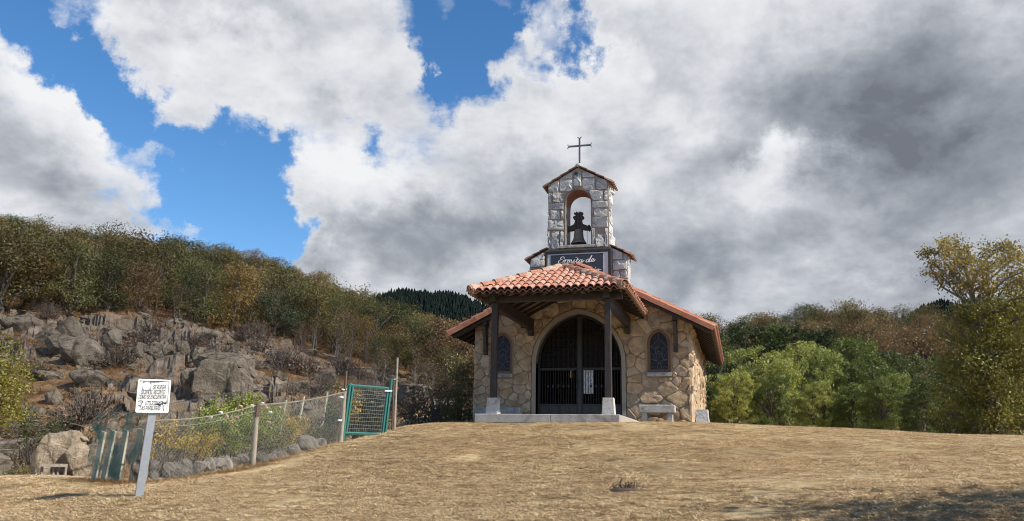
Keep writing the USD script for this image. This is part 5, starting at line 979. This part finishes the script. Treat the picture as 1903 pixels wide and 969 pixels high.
# garden bushes
def bush(name, label, cat, lobes, d, mat_, leaf, n, spread, stem=BARK, group=None, per=16, tw=1.0):
    """a bush from clumps given at columns and rows of the photograph, all about the distance d"""
    r = np.random.default_rng(int(lobes[0][0]*7+lobes[0][1])); cx = np.mean([l[0] for l in lobes]); g = on_land(cx, d); t = thing(name, label, cat, tuple(g), group=group); T = MB(); Cc, Nn = [], []
    for lx, ly, lr, dd in lobes:
        c = at_dist(lx, ly, d+dd)-g; rr = lr*d/1500; k = max(6, int(n*(rr/.4)**2)); q = r.normal(0, 1, (k, 3)); q /= np.linalg.norm(q, axis=1, keepdims=True); P = c+q*(rr*r.uniform(.3, 1.1, k))[:, None]; Cc.append(P); Nn.append(q)
        for s in range(3):
            f = np.array([c[0]*.5+r.normal(0, .06), c[1]*.5+r.normal(0, .06), -.08]); f[2] = land1(g[0]+f[0], g[1]+f[1])-g[2]-.08; T.tube([f, (f+c)/2+r.normal(0, .05, 3), c+r.normal(0, rr*.4, 3)], np.array([.016, .011, .005])*tw, 4)
        for s in range(int(5*tw)): T.tube([c, P[r.integers(k)]], np.array([.007, .003])*tw, 3, cap=False)
    part(t, 'stems', T, stem); part(t, 'foliage', leaves(r, np.vstack(Cc), np.vstack(Nn), per, leaf, spread), mat_); return t, g
ROSE = leaf_mat('leaves_rose_green', (.075, .105, .022), (.21, .25, .048), (.46, .43, .085), scale=4.0, inst=0); ROSE_Y = leaf_mat('leaves_rose_yellow', (.16, .12, .02), (.40, .28, .04), (.62, .42, .06), scale=5.0, inst=0); ROSE_DRY = leaf_mat('leaves_rose_dry', (.07, .07, .025), (.16, .145, .05), (.28, .22, .08), scale=5.0, inst=0)
SHRUB = leaf_mat('leaves_shrub', (.028, .036, .014), (.065, .072, .026), (.12, .115, .045), scale=3.0, inst=0); SHRUB_BROWN = leaf_mat('leaves_shrub_brown', (.045, .033, .02), (.10, .072, .042), (.17, .125, .075), scale=3.0, inst=0); SHRUB_OLIVE = leaf_mat('leaves_shrub_olive', (.055, .052, .018), (.13, .12, .04), (.22, .20, .07), scale=3.0, inst=0)
rose, g = bush('rose_bush', 'largest green rose bush with pale pink and white flowers behind the fence post', 'bush', [(392, 792, 36, 0), (425, 772, 36, .2), (460, 770, 36, .3), (440, 810, 38, .1), (482, 798, 32, .2), (405, 820, 32, -.1), (497, 772, 28, .4), (420, 800, 36, -.2)], 16.2, ROSE, .055, 85, .06)
fl = [(447, 757, 1), (488, 752, 0), (494, 758, 1), (421, 775, 1), (430, 786, 1), (392, 778, 0), (502, 768, 0), (500, 787, 1), (468, 756, 0), (410, 768, 0), (440, 777, 1)]
ROSES = [plain('rose_white', (.75, .70, .66), .6, var=.05), plain('rose_pink', (.62, .33, .26), .6, var=.1)]
for fx, fy, k in fl:
    c = at_dist(fx, fy, 15.8)-g; fm = MB(); r = np.random.default_rng(fx)
    for q in range(7):
        a = q*2.4; pt_ = trimesh.creation.icosphere(1, .024); pt_.apply_scale([1, 1, .55]); fm.add(pt_.vertices+c+np.array([.02*math.cos(a), .02*math.sin(a), .012*(q % 3)]), pt_.faces)
    part(rose, 'flower', fm, ROSES[k], smooth=True)
bush('rose_bush', 'low yellow rose bush at the left foot of the large rose bush', 'bush', [(375, 822, 24, 0), (352, 830, 20, .1), (395, 832, 20, -.1)], 15.6, ROSE_Y, .05, 60, .06)
bush('rose_bush', 'leggy orange-yellow rose bush just right of the notice sign post', 'bush', [(300, 800, 20, 0), (318, 790, 18, .2), (322, 815, 22, .1), (300, 825, 22, -.1), (345, 815, 20, .2)], 15.0, ROSE_Y, .05, 24, .06)
bush('rose_bush', 'dull green rose bush low between the sign post and the large rose bush', 'bush', [(330, 840, 22, .2), (350, 845, 22, .2), (312, 846, 20, 0)], 15.2, ROSE_DRY, .045, 34, .06)
bush('rose_bush', 'dry olive rose bush just right of the middle fence post', 'bush', [(505, 815, 28, 0), (525, 800, 22, .3), (495, 830, 24, -.2), (520, 830, 22, .1)], 16.6, ROSE_DRY, .05, 60, .065)
bush('rose_bush', 'bright yellow rose bush in the middle of the garden', 'bush', [(548, 778, 18, .4), (556, 795, 20, .2), (540, 805, 20, 0), (545, 825, 22, -.2)], 17.4, ROSE_Y, .05, 60, .06)
bush('rose_bush', 'dark leafy rose bush between the yellow bush and the gate', 'bush', [(600, 800, 26, 0), (585, 815, 24, -.2), (618, 785, 24, .2), (575, 800, 20, .2)], 18.2, SHRUB, .05, 60, .065)
bush('climbing_plant', 'green climber with pale leaves on the fence pole left of the gate', 'climber', [(618, 748, 16, 0), (622, 722, 13, .1), (614, 772, 16, 0)], 18.6, SHRUB_OLIVE, .055, 40, .06)
bush('climbing_plant', 'yellow-leaved climber seen through the left side of the gate', 'climber', [(662, 735, 11, 0), (663, 755, 10, .1), (658, 775, 9, 0)], 19.5, ROSE_Y, .075, 34, .06)
bush('leafy_bush', 'dark green leafy bush filling the view behind the gate', 'bush', [(690, 745, 22, 0), (700, 770, 26, .2), (680, 785, 24, 0), (705, 795, 20, -.1), (672, 760, 18, .3)], 20.6, SHRUB, .07, 44, .08)
bush('thicket', 'brown twiggy thicket right of the wooden pole', 'bush', [(765, 770, 26, 0), (790, 760, 30, .4), (770, 745, 24, .8), (815, 765, 28, .2)], 24.0, SHRUB_BROWN, .075, 20, .12, tw=1.6)
bush('thicket', 'olive thicket by the left corner of the chapel', 'bush', [(850, 745, 34, 0), (862, 710, 30, .4), (835, 770, 26, .2), (868, 770, 28, -.2), (855, 680, 26, .8)], 26.5, SHRUB_OLIVE, .08, 30, .13, tw=1.5)
bush('thicket', 'grey-brown leafless bush between the pole and the chapel', 'bush', [(820, 720, 30, 0), (800, 700, 24, .6), (840, 700, 26, .3)], 28.0, SHRUB_BROWN, .07, 12, .16, tw=2.2)
bush('low_bush', 'small green bush below the rocks at the far left', 'bush', [(30, 872, 14, 0), (48, 868, 12, .3), (15, 878, 12, 0)], 21.0, SHRUB_OLIVE, .05, 40, .06)
bush('leafy_bush', 'dark bush in the hollow left of the pale outcrop', 'bush', [(60, 800, 28, 0), (95, 812, 24, .6), (40, 780, 22, .5), (110, 790, 18, 1.2)], 27.0, SHRUB, .07, 26, .12)
# ------------------------------------------------------------------ rocks
def rock_mat(name, k, warm=(1, 1, 1)):
  warm = np.array(warm, float); return mat(name, {'g': ('geometry', {}), 'wv': ('mix_vector', {'fac': .16}), 'v': ('voronoi_texture', {'feature': 'distance_to_edge', 'scale': .85}), 'vr': ('rgb_ramp', {'ramp': [(0.0, (.30, .28, .26)), (.035, (1, 1, 1))]}), 'm2': ('mix_color', {'blend_type': 'multiply', 'fac': .85, 'use_clamp': False}), 'a': ('noise_texture', {'scale': 1.3, 'detail': 8.0, 'roughness': .7}), 'b': ('noise_texture', {'scale': 7.0, 'detail': 8.0, 'roughness': .72}), 'r': ('rgb_ramp', {'ramp': [(.28, np.array((.082, .07, .058))*k*warm), (.46, np.array((.185, .16, .132))*k*warm), (.62, np.array((.275, .24, .20))*k*warm), (.8, np.array((.36, .318, .27))*k*warm)]}),
    'rb': ('rgb_ramp', {'ramp': [(.3, (.6, .6, .6)), (.55, (1, 1, 1)), (.75, (1.15, 1.13, 1.1))]}), 'm': ('mix_color', {'blend_type': 'multiply', 'fac': 1.0, 'use_clamp': False}), 'bp': ('bump', {'strength': 1.0, 'distance': .13}), 'p': ('principled_bsdf', {'roughness': .92, 'specular_ior_level': .15})},
    [('g.position', 'a.vector'), ('g.position', 'b.vector'), ('a.fac', 'r.fac'), ('b.fac', 'rb.fac'), ('r.color', 'm.a'), ('rb.color', 'm.b'), ('g.position', 'wv.a'), ('b.color', 'wv.b'), ('wv.result', 'v.vector'), ('v.distance', 'vr.fac'), ('m.result', 'm2.a'), ('vr.color', 'm2.b'), ('m2.result', 'p.base_color'), ('b.fac', 'bp.height'), ('bp.normal', 'p.normal')])
ROCK = rock_mat('grey_rock', .80, (1.04, 1.0, .93)); ROCK_PALE = rock_mat('pale_outcrop', 1.55, (1.08, 1.0, .86)); ROCK_BORDER = rock_mat('garden_stone', 1.25)
def rock_mesh(seed, sub=3, box_=.5, amp=.10):
    """a block of granite: a box split by a few joints, weathered round and pitted"""
    r = np.random.default_rng(seed); h = trimesh.creation.icosphere(4 if sub > 2 else 3); p = np.array(h.vertices); p = np.sign(p)*np.abs(p)**.55
    for k in range(14):                                    # flat joint faces cut off the corners
        n = r.normal(0, 1, 3)*[1, 1, .8]; n /= np.linalg.norm(n); o = r.uniform(.55, .9); e = p@n-o; p = p - np.maximum(e, 0)[:, None]*n
    u = r.normal(0, 1, (3, 3)); 
    for k in range(2):                                    # open cracks
        n = u[k]*[1, 1, .4]; n /= np.linalg.norm(n); e = p@n-r.uniform(-.3, .3)+.12*(meshkit.fbm(p*2+k, 3, seed)-.5); p = p*(1-.06*np.exp(-(e/.07)**2))[:, None]
    q = p/np.linalg.norm(p, axis=1, keepdims=True); p = p + q*(.16*(meshkit.fbm(p*1.6+seed, 5, seed)-.5)+.07*(cells(p[:, 0]*1.0+p[:, 2]*.6, p[:, 1]+p[:, 2]*.9, .42, seed)-.5)+.05*(meshkit.fbm(p*[4, 4, 9]+seed, 3, seed+1)-.5))[:, None]
    p -= p.min(0); p /= p.max(0); return p-.5, np.array(h.faces)
ROCKS = {}
def rock(px, pyb, w, h, label, d=None, group=None, name='boulder', m=ROCK, kind=None, sub=3, depth=.8, sink=.18, rz=None, tilt=None, cat='boulder'):
    """a rock whose foot stands at a column and row of the photograph, w x h pixels large there"""
    p = on_land(px, d) if d else hit(px, pyb, bumpy=name == 'boulder'); 
    if p is None: return
    dd = math.hypot(*(p-EYE)[:2]); k = dd/1500; r = np.random.default_rng(int(px*13+pyb)); i = int(r.integers(6)) if kind is None else kind; key = (name, i, id(m)); sc = (w*k*1.05, w*k*depth, h*k*(1+sink)); away = np.array([(p-EYE)[0], (p-EYE)[1], 0])/dd*w*k*depth*.3
    z = p[2] + h*k*(1+sink)/2 - h*k*sink if not d else at_dist(px, pyb, d)[2] + h*k*(1-sink)/2; loc_ = (p[0]+away[0], p[1]+away[1], z); rz = r.uniform(-.5, .5)-YAW*-1 if rz is None else rz; tilt = tilt or (r.uniform(-8, 8), r.uniform(-8, 8))
    if key in ROCKS: return copy(ROCKS[key], name, loc_, rz, sc, label, cat, group, tilt)
    o = thing(name, label, cat, loc_, rz, group, sc, tilt); part(o, 'rock', rock_mesh(i*17+3, sub), m, smooth=32); ROCKS[key] = o; return o
for px, py, w, h, lb in ((41, 617, 62, 28, 'rounded pair-like grey boulder at the far left below the wood'), (132, 632, 48, 42, 'dark squarish boulder under the leaning tree on the left'), (205, 652, 34, 38, 'upright pale slab-faced boulder in the middle of the rocky slope'), (150, 678, 62, 44, 'broad pointed grey boulder left of the upright slab'), (110, 660, 50, 36, 'split grey boulder left of the pointed boulder'), (258, 664, 27, 28, 'leftmost of the row of square blocks above the sign'), (287, 661, 28, 23, 'middle of the row of square blocks above the sign'), (310, 661, 19, 20, 'smallest of the row of square blocks above the sign'), (320, 653, 24, 28, 'tilted twin boulder at the right end of the block row'), (338, 658, 22, 24, 'tilted boulder leaning on its twin right of the block row'), (366, 672, 26, 26, 'wedge-shaped boulder between the block row and the great slabs'), (392, 660, 30, 13, 'low flat boulder above the great slabs'),
        (356, 732, 40, 46, 'leftmost of the three great slabs above the rose garden'), (398, 742, 74, 70, 'largest of the three great smooth slabs above the rose garden'), (446, 742, 56, 58, 'rightmost of the three great slabs above the rose garden'), (165, 720, 60, 30, 'low ledge of rock in the middle of the left slope'), (90, 640, 34, 22, 'small ledge stone below the rounded boulder'), (520, 705, 26, 16, 'lone pale boulder on the brown litter above the garden'), (640, 690, 34, 16, 'flat pale rock among the thin oaks'), (590, 692, 22, 12, 'small flat rock among the thin oaks')):
    rock(px, py, w, h, lb)
rock(152, 884, 62, 70, 'large pale sunlit outcrop behind the net screen', d=22.5, m=ROCK_PALE, kind=2, sub=4, name='outcrop', depth=.7, rz=YAW+.25, cat='outcrop'); rock(117, 884, 34, 62, 'narrow pale sunlit outcrop beside the large one', d=22.0, m=ROCK_PALE, kind=4, name='outcrop', depth=.8, cat='outcrop')
rock(160, 842, 56, 30, 'flat pale slab lying on top of the large sunlit outcrop', d=22.8, m=ROCK_PALE, kind=1, name='outcrop', depth=.9, rz=YAW, cat='outcrop', sink=0); rock(178, 886, 44, 52, 'pale sunlit block at the right of the large outcrop, half behind the net', d=22.2, m=ROCK_PALE, kind=5, name='outcrop', depth=.9, rz=YAW+.5, cat='outcrop'); rock(130, 862, 26, 40, 'leaning pale flake on the left of the large sunlit outcrop', d=22.6, m=ROCK_PALE, kind=0, name='outcrop', depth=.7, tilt=(0, 14), cat='outcrop')
rock(775, 762, 70, 48, 'pale ridge of rock right of the wooden pole', d=29.0, kind=1); rock(835, 770, 40, 30, 'grey rock half hidden by the thicket near the chapel', d=31.0, kind=3)
rock(52, 866, 130, 42, 'dark overhanging ledge in the hollow at the far left', d=29.0, kind=2); rock(20, 888, 70, 40, 'grey ledge at the bottom of the hollow at the far left', d=25.5, kind=0)
rr = np.random.default_rng(61); got = 0
while got < 240:                        # broken rock over the crag
    f, d = math.radians(rr.uniform(-33.5, -6)), rr.uniform(28, 68); x, y = EYE[0]+d*(math.sin(f)*RGT2[0]+math.cos(f)*FWD2[0]), EYE[1]+d*(math.sin(f)*RGT2[1]+math.cos(f)*FWD2[1])
    if rr.random() > crag_mask(np.array([x]), np.array([y]))[0]: continue
    s = rr.lognormal(-.62, .5); z = float(relief(np.array([x]), np.array([y]))[0]); i = int(rr.integers(6)); sc = (s*rr.uniform(.8, 1.9), s*rr.uniform(.6, 1.1), s*rr.uniform(.4, .85)); got += 1
    copy(ROCKS.get(('boulder', i, id(ROCK)), list(ROCKS.values())[0]), 'boulder', (x, y, z+sc[2]*.22), rr.normal(.4, .5), sc, 'weathered grey boulder among many on the rocky slope', 'boulder', 'boulders scattered over the rocky slope', (rr.normal(0, 9), rr.normal(0, 9)))
bl = [(293, 892, 24, 30), (318, 890, 18, 28), (339, 888, 14, 22), (356, 889, 24, 24), (375, 887, 22, 28), (396, 884, 24, 22), (418, 882, 17, 26), (443, 874, 24, 22), (460, 870, 18, 16), (486, 866, 24, 18), (508, 862, 26, 16), (541, 853, 22, 16), (565, 846, 20, 18), (588, 836, 34, 24), (611, 830, 20, 13), (656, 818, 20, 11), (672, 815, 16, 8), (527, 858, 16, 12), (405, 872, 20, 12), (345, 874, 18, 12), (432, 866, 18, 12), (475, 858, 18, 12)]
where = ['next to the sign post', 'second from the sign post', 'small upright one left of the tall rose bush', 'pale blunt one', 'tall pale one', 'squat pale one', 'narrow upright one', 'left of the middle fence post', 'at the foot of the middle fence post', 'right of the middle fence post', 'long low one', 'below the yellow rose bush', 'half buried right of the yellow bush', 'largest dark one before the gate', 'last before the gate post', 'under the green gate', 'small one under the gate', 'wedged between two others', 'behind the squat pale one', 'behind the small upright one', 'behind the narrow upright one', 'behind the middle fence post']
for (px, py, w, h), wh in zip(bl, where): rock(px, py, w*1.08, h*1.1, f'garden edging stone, {wh}', d=float(np.interp(px, [264, 470, 632, 680], [13.45, 15.25, 18.0, 18.7]))-.22, name='edging_stone', m=ROCK_BORDER, cat='edging stone', group='stones edging the rose garden', sink=.25)
# rail fence in the hollow
rf = thing('rail_fence', 'small weathered wooden rail fence in the hollow below the pale outcrop', 'fence'); 
for x in (79, 101, 109, 123): a, b = at_dist(x-2, 890, 19.3), at_dist(x, 863, 19.3); part(rf, 'post', MB().tube([a-[0, 0, .4], b], .03, 6), POLE)
part(rf, 'rail', MB().bar(at_dist(76, 864.5, 19.2), at_dist(126, 865.5, 19.2), .05, .06), POLE)
# dry brush on the slope
DRY = leaf_mat('dry_brush', (.06, .035, .022), (.125, .075, .045), (.21, .135, .085), trans=.1, scale=4.0); BR = []
def brush(seed):
    r = np.random.default_rng(seed); m = MB()
    for k in range(110):
        a, e = r.uniform(0, 6.28), r.uniform(.25, 1.5); l = r.uniform(.35, .6); d_ = np.array([math.cos(a)*math.cos(e), math.sin(a)*math.cos(e), math.sin(e)]); o = r.normal(0, .08, 3)*[1, 1, 0]; m.tube([o, o+d_*l*.6+r.normal(0, .03, 3), o+d_*l+r.normal(0, .05, 3)], [.008, .006, .003], 3, cap=False)
    q = r.normal(0, 1, (70, 3)); q[:, 2] = abs(q[:, 2]); q /= np.linalg.norm(q, axis=1, keepdims=True); return m, leaves(r, q*r.uniform(.25, .55, (70, 1)), q, 7, .05, .06)
for s in (1, 2):
    o = None
    for k in range(22):
        f, d = math.radians(rr.uniform(-33, -7)), rr.uniform(27, 66); x, y = EYE[0]+d*(math.sin(f)*RGT2[0]+math.cos(f)*FWD2[0]), EYE[1]+d*(math.sin(f)*RGT2[1]+math.cos(f)*FWD2[1]); z = float(relief(np.array([x]), np.array([y]))[0]); sc = rr.uniform(1.2, 2.8)
        if o is None: o = thing('dry_bush', 'low brown dry bush among the rocks of the left slope', 'bush', (x, y, z-.05), 0, 'dry bushes among the rocks', sc); a, b = brush(s); part(o, 'stems', a, BARK); part(o, 'foliage', b, DRY)
        else: copy(o, 'dry_bush', (x, y, z-.05), rr.uniform(0, 6), sc)

# small things lying on the knoll
hole = thing('bare_hollow', 'small dark bare hollow scratched in the dry grass', 'hole', tuple(at_dist(1168, 915, 9.6))); hp = hole.GetAttribute('xformOp:translate').Get(); r = np.random.default_rng(2); m = MB()
hz = float(relief(np.array([hp[0]]), np.array([hp[1]]))[0])-hp[2]
for k in range(60):
    a, q = r.uniform(0, 6.28), r.uniform(.02, .2); o = np.array([q*1.15*math.cos(a), q*.55*math.sin(a), hz-.01]); m.tube([o, o+r.normal(0, .03, 3)+[0, 0, .03], o+r.normal(0, .04, 3)+[0, 0, .055]], [.006, .004, .002], 3, cap=False)
part(hole, 'dark_stubble', m, plain('burnt_stubble', (.035, .024, .016), .95)); part(hole, 'bare_soil', MB().lathe([(.001, hz+.012), (.12, hz+.012), (.2, hz+.002), (.24, hz-.03)], n=20), plain('bare_soil', (.07, .045, .028), .95, var=.3, bump=.01))
pb = None; r = np.random.default_rng(19); PEB = plain('pebble', (.42, .38, .32), .9, var=.3); pm = MB()
for k in range(46):
    x, d = r.uniform(300, 1880), r.uniform(7.5, 18); p = on_land(x, d); z = float(relief(p[:1], p[1:2])[0]); s = r.uniform(.5, 1.4)
    if abs(p[0]) < 2 and p[1] > -4.3: continue
    if pb is None: pb = thing('pebble', 'small pale pebble lying on the dry grass', 'pebble', (p[0], p[1], z), 0, 'pebbles scattered on the knoll', s); v, f = rock_mesh(7, 2); part(pb, 'stone', (v*[.05, .035, .03], f), PEB, smooth=40)
    else: copy(pb, 'pebble', (p[0], p[1], z), r.uniform(0, 6), s)
# ------------------------------------------------------------------ distant mountain, cloud overhead, grass
FARM = plain('pine_mountain', (.022, .032, .030), .95, var=.4, scale=.03); PINE = plain('pine_needles', (.010, .015, .013), .95, var=.5, scale=.2, spec=.0)
def mountain(name, prof, d, label):
    V = []; n = 140; xs = np.linspace(prof[0][0], prof[-1][0], n)
    for x in xs:
        y = np.interp(x, [p[0] for p in prof], [p[1] for p in prof])
        for t, dd in ((0, -.55), (.45, -.32), (.8, -.12), (1, 0), (.7, .3), (-.2, .9)):
            q = at_dist(x, y, d); z0 = 10.0; z = z0+(q[2]-z0)*t; h = at_dist(x, y, d*(1+dd)); V.append([h[0], h[1], z])
    V = np.array(V); V[:, 2] += 14*(meshkit.fbm(V*.012, 4, 3)-.5); F = [[i*6+k, (i+1)*6+k, (i+1)*6+k+1, i*6+k+1] for i in range(n-1) for k in range(5)]
    tag(part(None, name, (V, np.array(F)), FARM, smooth=True), label, None, None, 'structure'); return V.reshape(n, 6, 3)
M1 = mountain('mountain', [(560, 640), (640, 585), (700, 556), (737, 545), (790, 546), (830, 549), (865, 560), (900, 577), (960, 600), (1060, 640)], 900.0, 'dark pine-covered mountain behind the left hill')
M2 = mountain('mountain', [(1600, 640), (1700, 590), (1745, 572), (1800, 585), (1900, 575), (2100, 640)], 1100.0, 'dark peak just showing left of the tall tree')
pr = np.random.default_rng(4); pm = MB()
for k in range(5): pm.lathe([(.001, 1-.0), (.10, .86-.1*k*.0), (.001, .5)], n=6)
cone = MB(); r_ = np.random.default_rng(8)
for k in range(4): z = .12+.22*k; w = .30*(1-z)+.05; a = np.arange(7)*2*np.pi/7+k; ring_ = np.stack([w*np.cos(a)*r_.uniform(.8, 1.2, 7), w*np.sin(a)*r_.uniform(.8, 1.2, 7), np.full(7, z)], 1); cone.add(np.vstack([ring_, [[0, 0, z+.40]]]), [[i, (i+1) % 7, 7] for i in range(7)])
cone.tube([(0, 0, -.1), (0, 0, .5)], .025, 4)
PP = []
for M in (M1, M2):
    for _ in range(6500):
        i, k, u, v = pr.integers(0, M.shape[0]-1), pr.integers(0, 4), pr.random(), pr.random(); PP.append((M[i, k]*(1-u)+M[i+1, k]*u)*(1-v)+(M[i, k+1]*(1-u)+M[i+1, k+1]*u)*v)
PP = np.array(PP); hgt = pr.uniform(5, 9.5, len(PP)); scatter('pine_forest', [(cone, PINE)], PP, np.zeros(len(PP)), np.tile([1, 0, 0, 0], (len(PP), 1)), np.stack([hgt*1.1, hgt*1.1, hgt], 1), 'dark pine forest covering the distant mountain', 'forest')
# a cloud high up on the sunward side, outside the picture: its shadow lies on the left hill
CV = trimesh.creation.icosphere(4, 1.0); cvp = CV.vertices; bulge = 1+.35*(meshkit.fbm(cvp*2.2+5, 4, 6)-.5); 
CH = 620.0; tg2 = EYE[:2]+RGT2*CLOUD_SHADE_AT[0]+FWD2*CLOUD_SHADE_AT[1]; tgt = np.array([*tg2, 12.0]); cc = tgt + SUN*((CH-tgt[2])/SUN[2]); v = cvp*bulge[:, None]*np.array([CLOUD_RX, CLOUD_RY, 45.0]); c_, s_ = math.cos(YAW+CLOUD_TURN), math.sin(YAW+CLOUD_TURN)
v = np.stack([v[:, 0]*c_-v[:, 1]*s_, v[:, 0]*s_+v[:, 1]*c_, v[:, 2]], 1)+cc
tag(part(None, 'cloud', (v, CV.faces), mat('cloud_white', {'d': ('diffuse_bsdf', {'color': (.9, .9, .9)}), 't': ('translucent_bsdf', {'color': (.8, .8, .8)}), 'x': ('mix_closure', {'fac': .4}), 'c': ('transparent_bsdf', {'color': (1, 1, 1)}), 'y': ('mix_closure', {'fac': .85})}, [('d.BSDF', 'x.closure1'), ('t.BSDF', 'x.closure2'), ('x.closure', 'y.closure1'), ('c.BSDF', 'y.closure2')], surface='y.closure'), smooth=True), 'white cloud high to the right on the side of the sun', None, None, 'structure')
# tree to the right of the camera whose shadow falls across the near corner
shd = hit(1960, 945); p = shd + SUN*(4.6/SUN[2]); gz = land1(p[0], p[1])
o = tree('holm_oak', p[0], p[1], 1.05, gz-.1, label='broad dense oak just outside the right edge shading the near grass', group=None)
# dry grass: straw blades in small tufts
STRAW = [leaf_mat(f'straw_{k}', a, b, c, trans=.2, scale=2.5, inst=.95) for k, a, b, c in ((1, (.42, .30, .155), (.70, .54, .30), (.84, .69, .44)), (2, (.30, .20, .115), (.56, .41, .25), (.74, .57, .37)))]
def tuft(seed, n=24, L=.042, r0=.07):
    r = np.random.default_rng(seed); V, F = [], []
    for k in range(n):
        a, l = r.uniform(0, 6.28), L*r.uniform(.5, 1.5); o = np.array([*r.normal(0, r0*.5, 2), 0]); e = r.uniform(.02, .5); d_ = np.array([math.cos(a)*math.cos(e), math.sin(a)*math.cos(e), math.sin(e)]); s_ = np.array([-math.sin(a), math.cos(a), 0])*.0030; m_ = o+d_*l*.55+[0, 0, .004]; t_ = o+d_*l+[0, 0, -.004*r.random()]
        b = len(V); V += [o-s_, o+s_, m_-s_*.8, m_+s_*.8, t_]; F += [[b, b+1, b+3], [b, b+3, b+2], [b+2, b+3, b+4]]
    return np.array(V), np.array(F)
gr = np.random.default_rng(33); n = 170000; f = gr.uniform(-math.radians(34), math.radians(34), n); d = np.sqrt(gr.uniform(5.5**2, 25.0**2, n)); d = np.where(gr.random(n) < .45, gr.uniform(6, 16, n), d)
gx, gy = EYE[0]+d*(np.sin(f)*RGT2[0]+np.cos(f)*FWD2[0]), EYE[1]+d*(np.sin(f)*RGT2[1]+np.cos(f)*FWD2[1])
ok = is_mown(gx, gy) & ~((np.abs(gx) < 3.15) & (gy > -.1)) & ~((gx > -1.76) & (gx < 1.72) & (gy > -3.96) & (gy < 0)) & (meshkit.fbm(np.stack([gx*.9, gy*.9, gx*0], -1), 3, 4) > .46-.22*gr.random(len(gx)))
gx, gy = gx[ok], gy[ok]; gz = relief(gx, gy); m = len(gx); a = gr.uniform(0, 6.28, m); dist = np.hypot(gx-EYE[0], gy-EYE[1]); s = gr.uniform(.7, 1.25, m)*(1+.02*dist)
scatter('dry_grass', [(tuft(1), STRAW[0]), (tuft(2), STRAW[1]), (tuft(3), STRAW[0]), (tuft(4, 18, .06), STRAW[1])], np.stack([gx, gy, gz-.004], 1), gr.choice(4, m, p=[.36, .22, .26, .16]), np.stack([np.cos(a/2), 0*a, 0*a, np.sin(a/2)], 1), np.stack([s, s, s*.65], 1), 'short dry mown straw covering the knoll', 'grass')
# taller tufts along the fence foot and on the slope
n = 2600; f = gr.uniform(-math.radians(33.5), -math.radians(7), n); d = gr.uniform(24, 75, n); hx, hy = EYE[0]+d*(np.sin(f)*RGT2[0]+np.cos(f)*FWD2[0]), EYE[1]+d*(np.sin(f)*RGT2[1]+np.cos(f)*FWD2[1]); hz = relief(hx, hy)
ex = [FA+(FB-FA)*t for t in gr.random(160)]+[FB+(FC-FB)*t for t in gr.random(200)]+[FC+(FD-FC)*t for t in gr.random(160)]; ex = np.array([q+np.append(gr.normal(0, .16, 2), 0)+(EYE-q)/np.linalg.norm(EYE-q)*[.12, .12, 0] for q in ex]); ft = np.array([[x, y, 0] for x, y in [(gr.uniform(-1.8, 2.1), -3.97+gr.normal(0, .03)) for _ in range(70)]+[(gr.uniform(1.75, 3.3), -.12+gr.normal(0, .05)) for _ in range(50)]+[(-3.0+gr.uniform(-.15, 1.2), -.14+gr.normal(0, .04)) for _ in range(30)]+[(3.2+gr.normal(0, .04), gr.uniform(-.1, 4)) for _ in range(40)]]); ex = np.vstack([ex, ft]); ez = land(ex[:, 0], ex[:, 1])
X_, Y_, Z_ = np.r_[hx, ex[:, 0]], np.r_[hy, ex[:, 1]], np.r_[hz, ez]; m = len(X_); a = gr.uniform(0, 6.28, m); s = np.r_[gr.uniform(1.5, 3.5, n), gr.uniform(.5, 1.0, len(ex)-len(ft)), gr.uniform(.22, .55, len(ft))]
LONG = leaf_mat('dry_long_grass', (.16, .09, .04), (.32, .19, .085), (.50, .33, .15), trans=.25, scale=2.0)
scatter('dry_tufts', [(tuft(11, 34, .22, .12), LONG), (tuft(12, 34, .18, .14), LONG)], np.stack([X_, Y_, Z_-.02], 1), gr.integers(0, 2, m), np.stack([np.cos(a/2), 0*a, 0*a, np.sin(a/2)], 1), np.stack([s, s, s], 1), 'longer dry grass along the garden fence and between the rocks', 'grass')
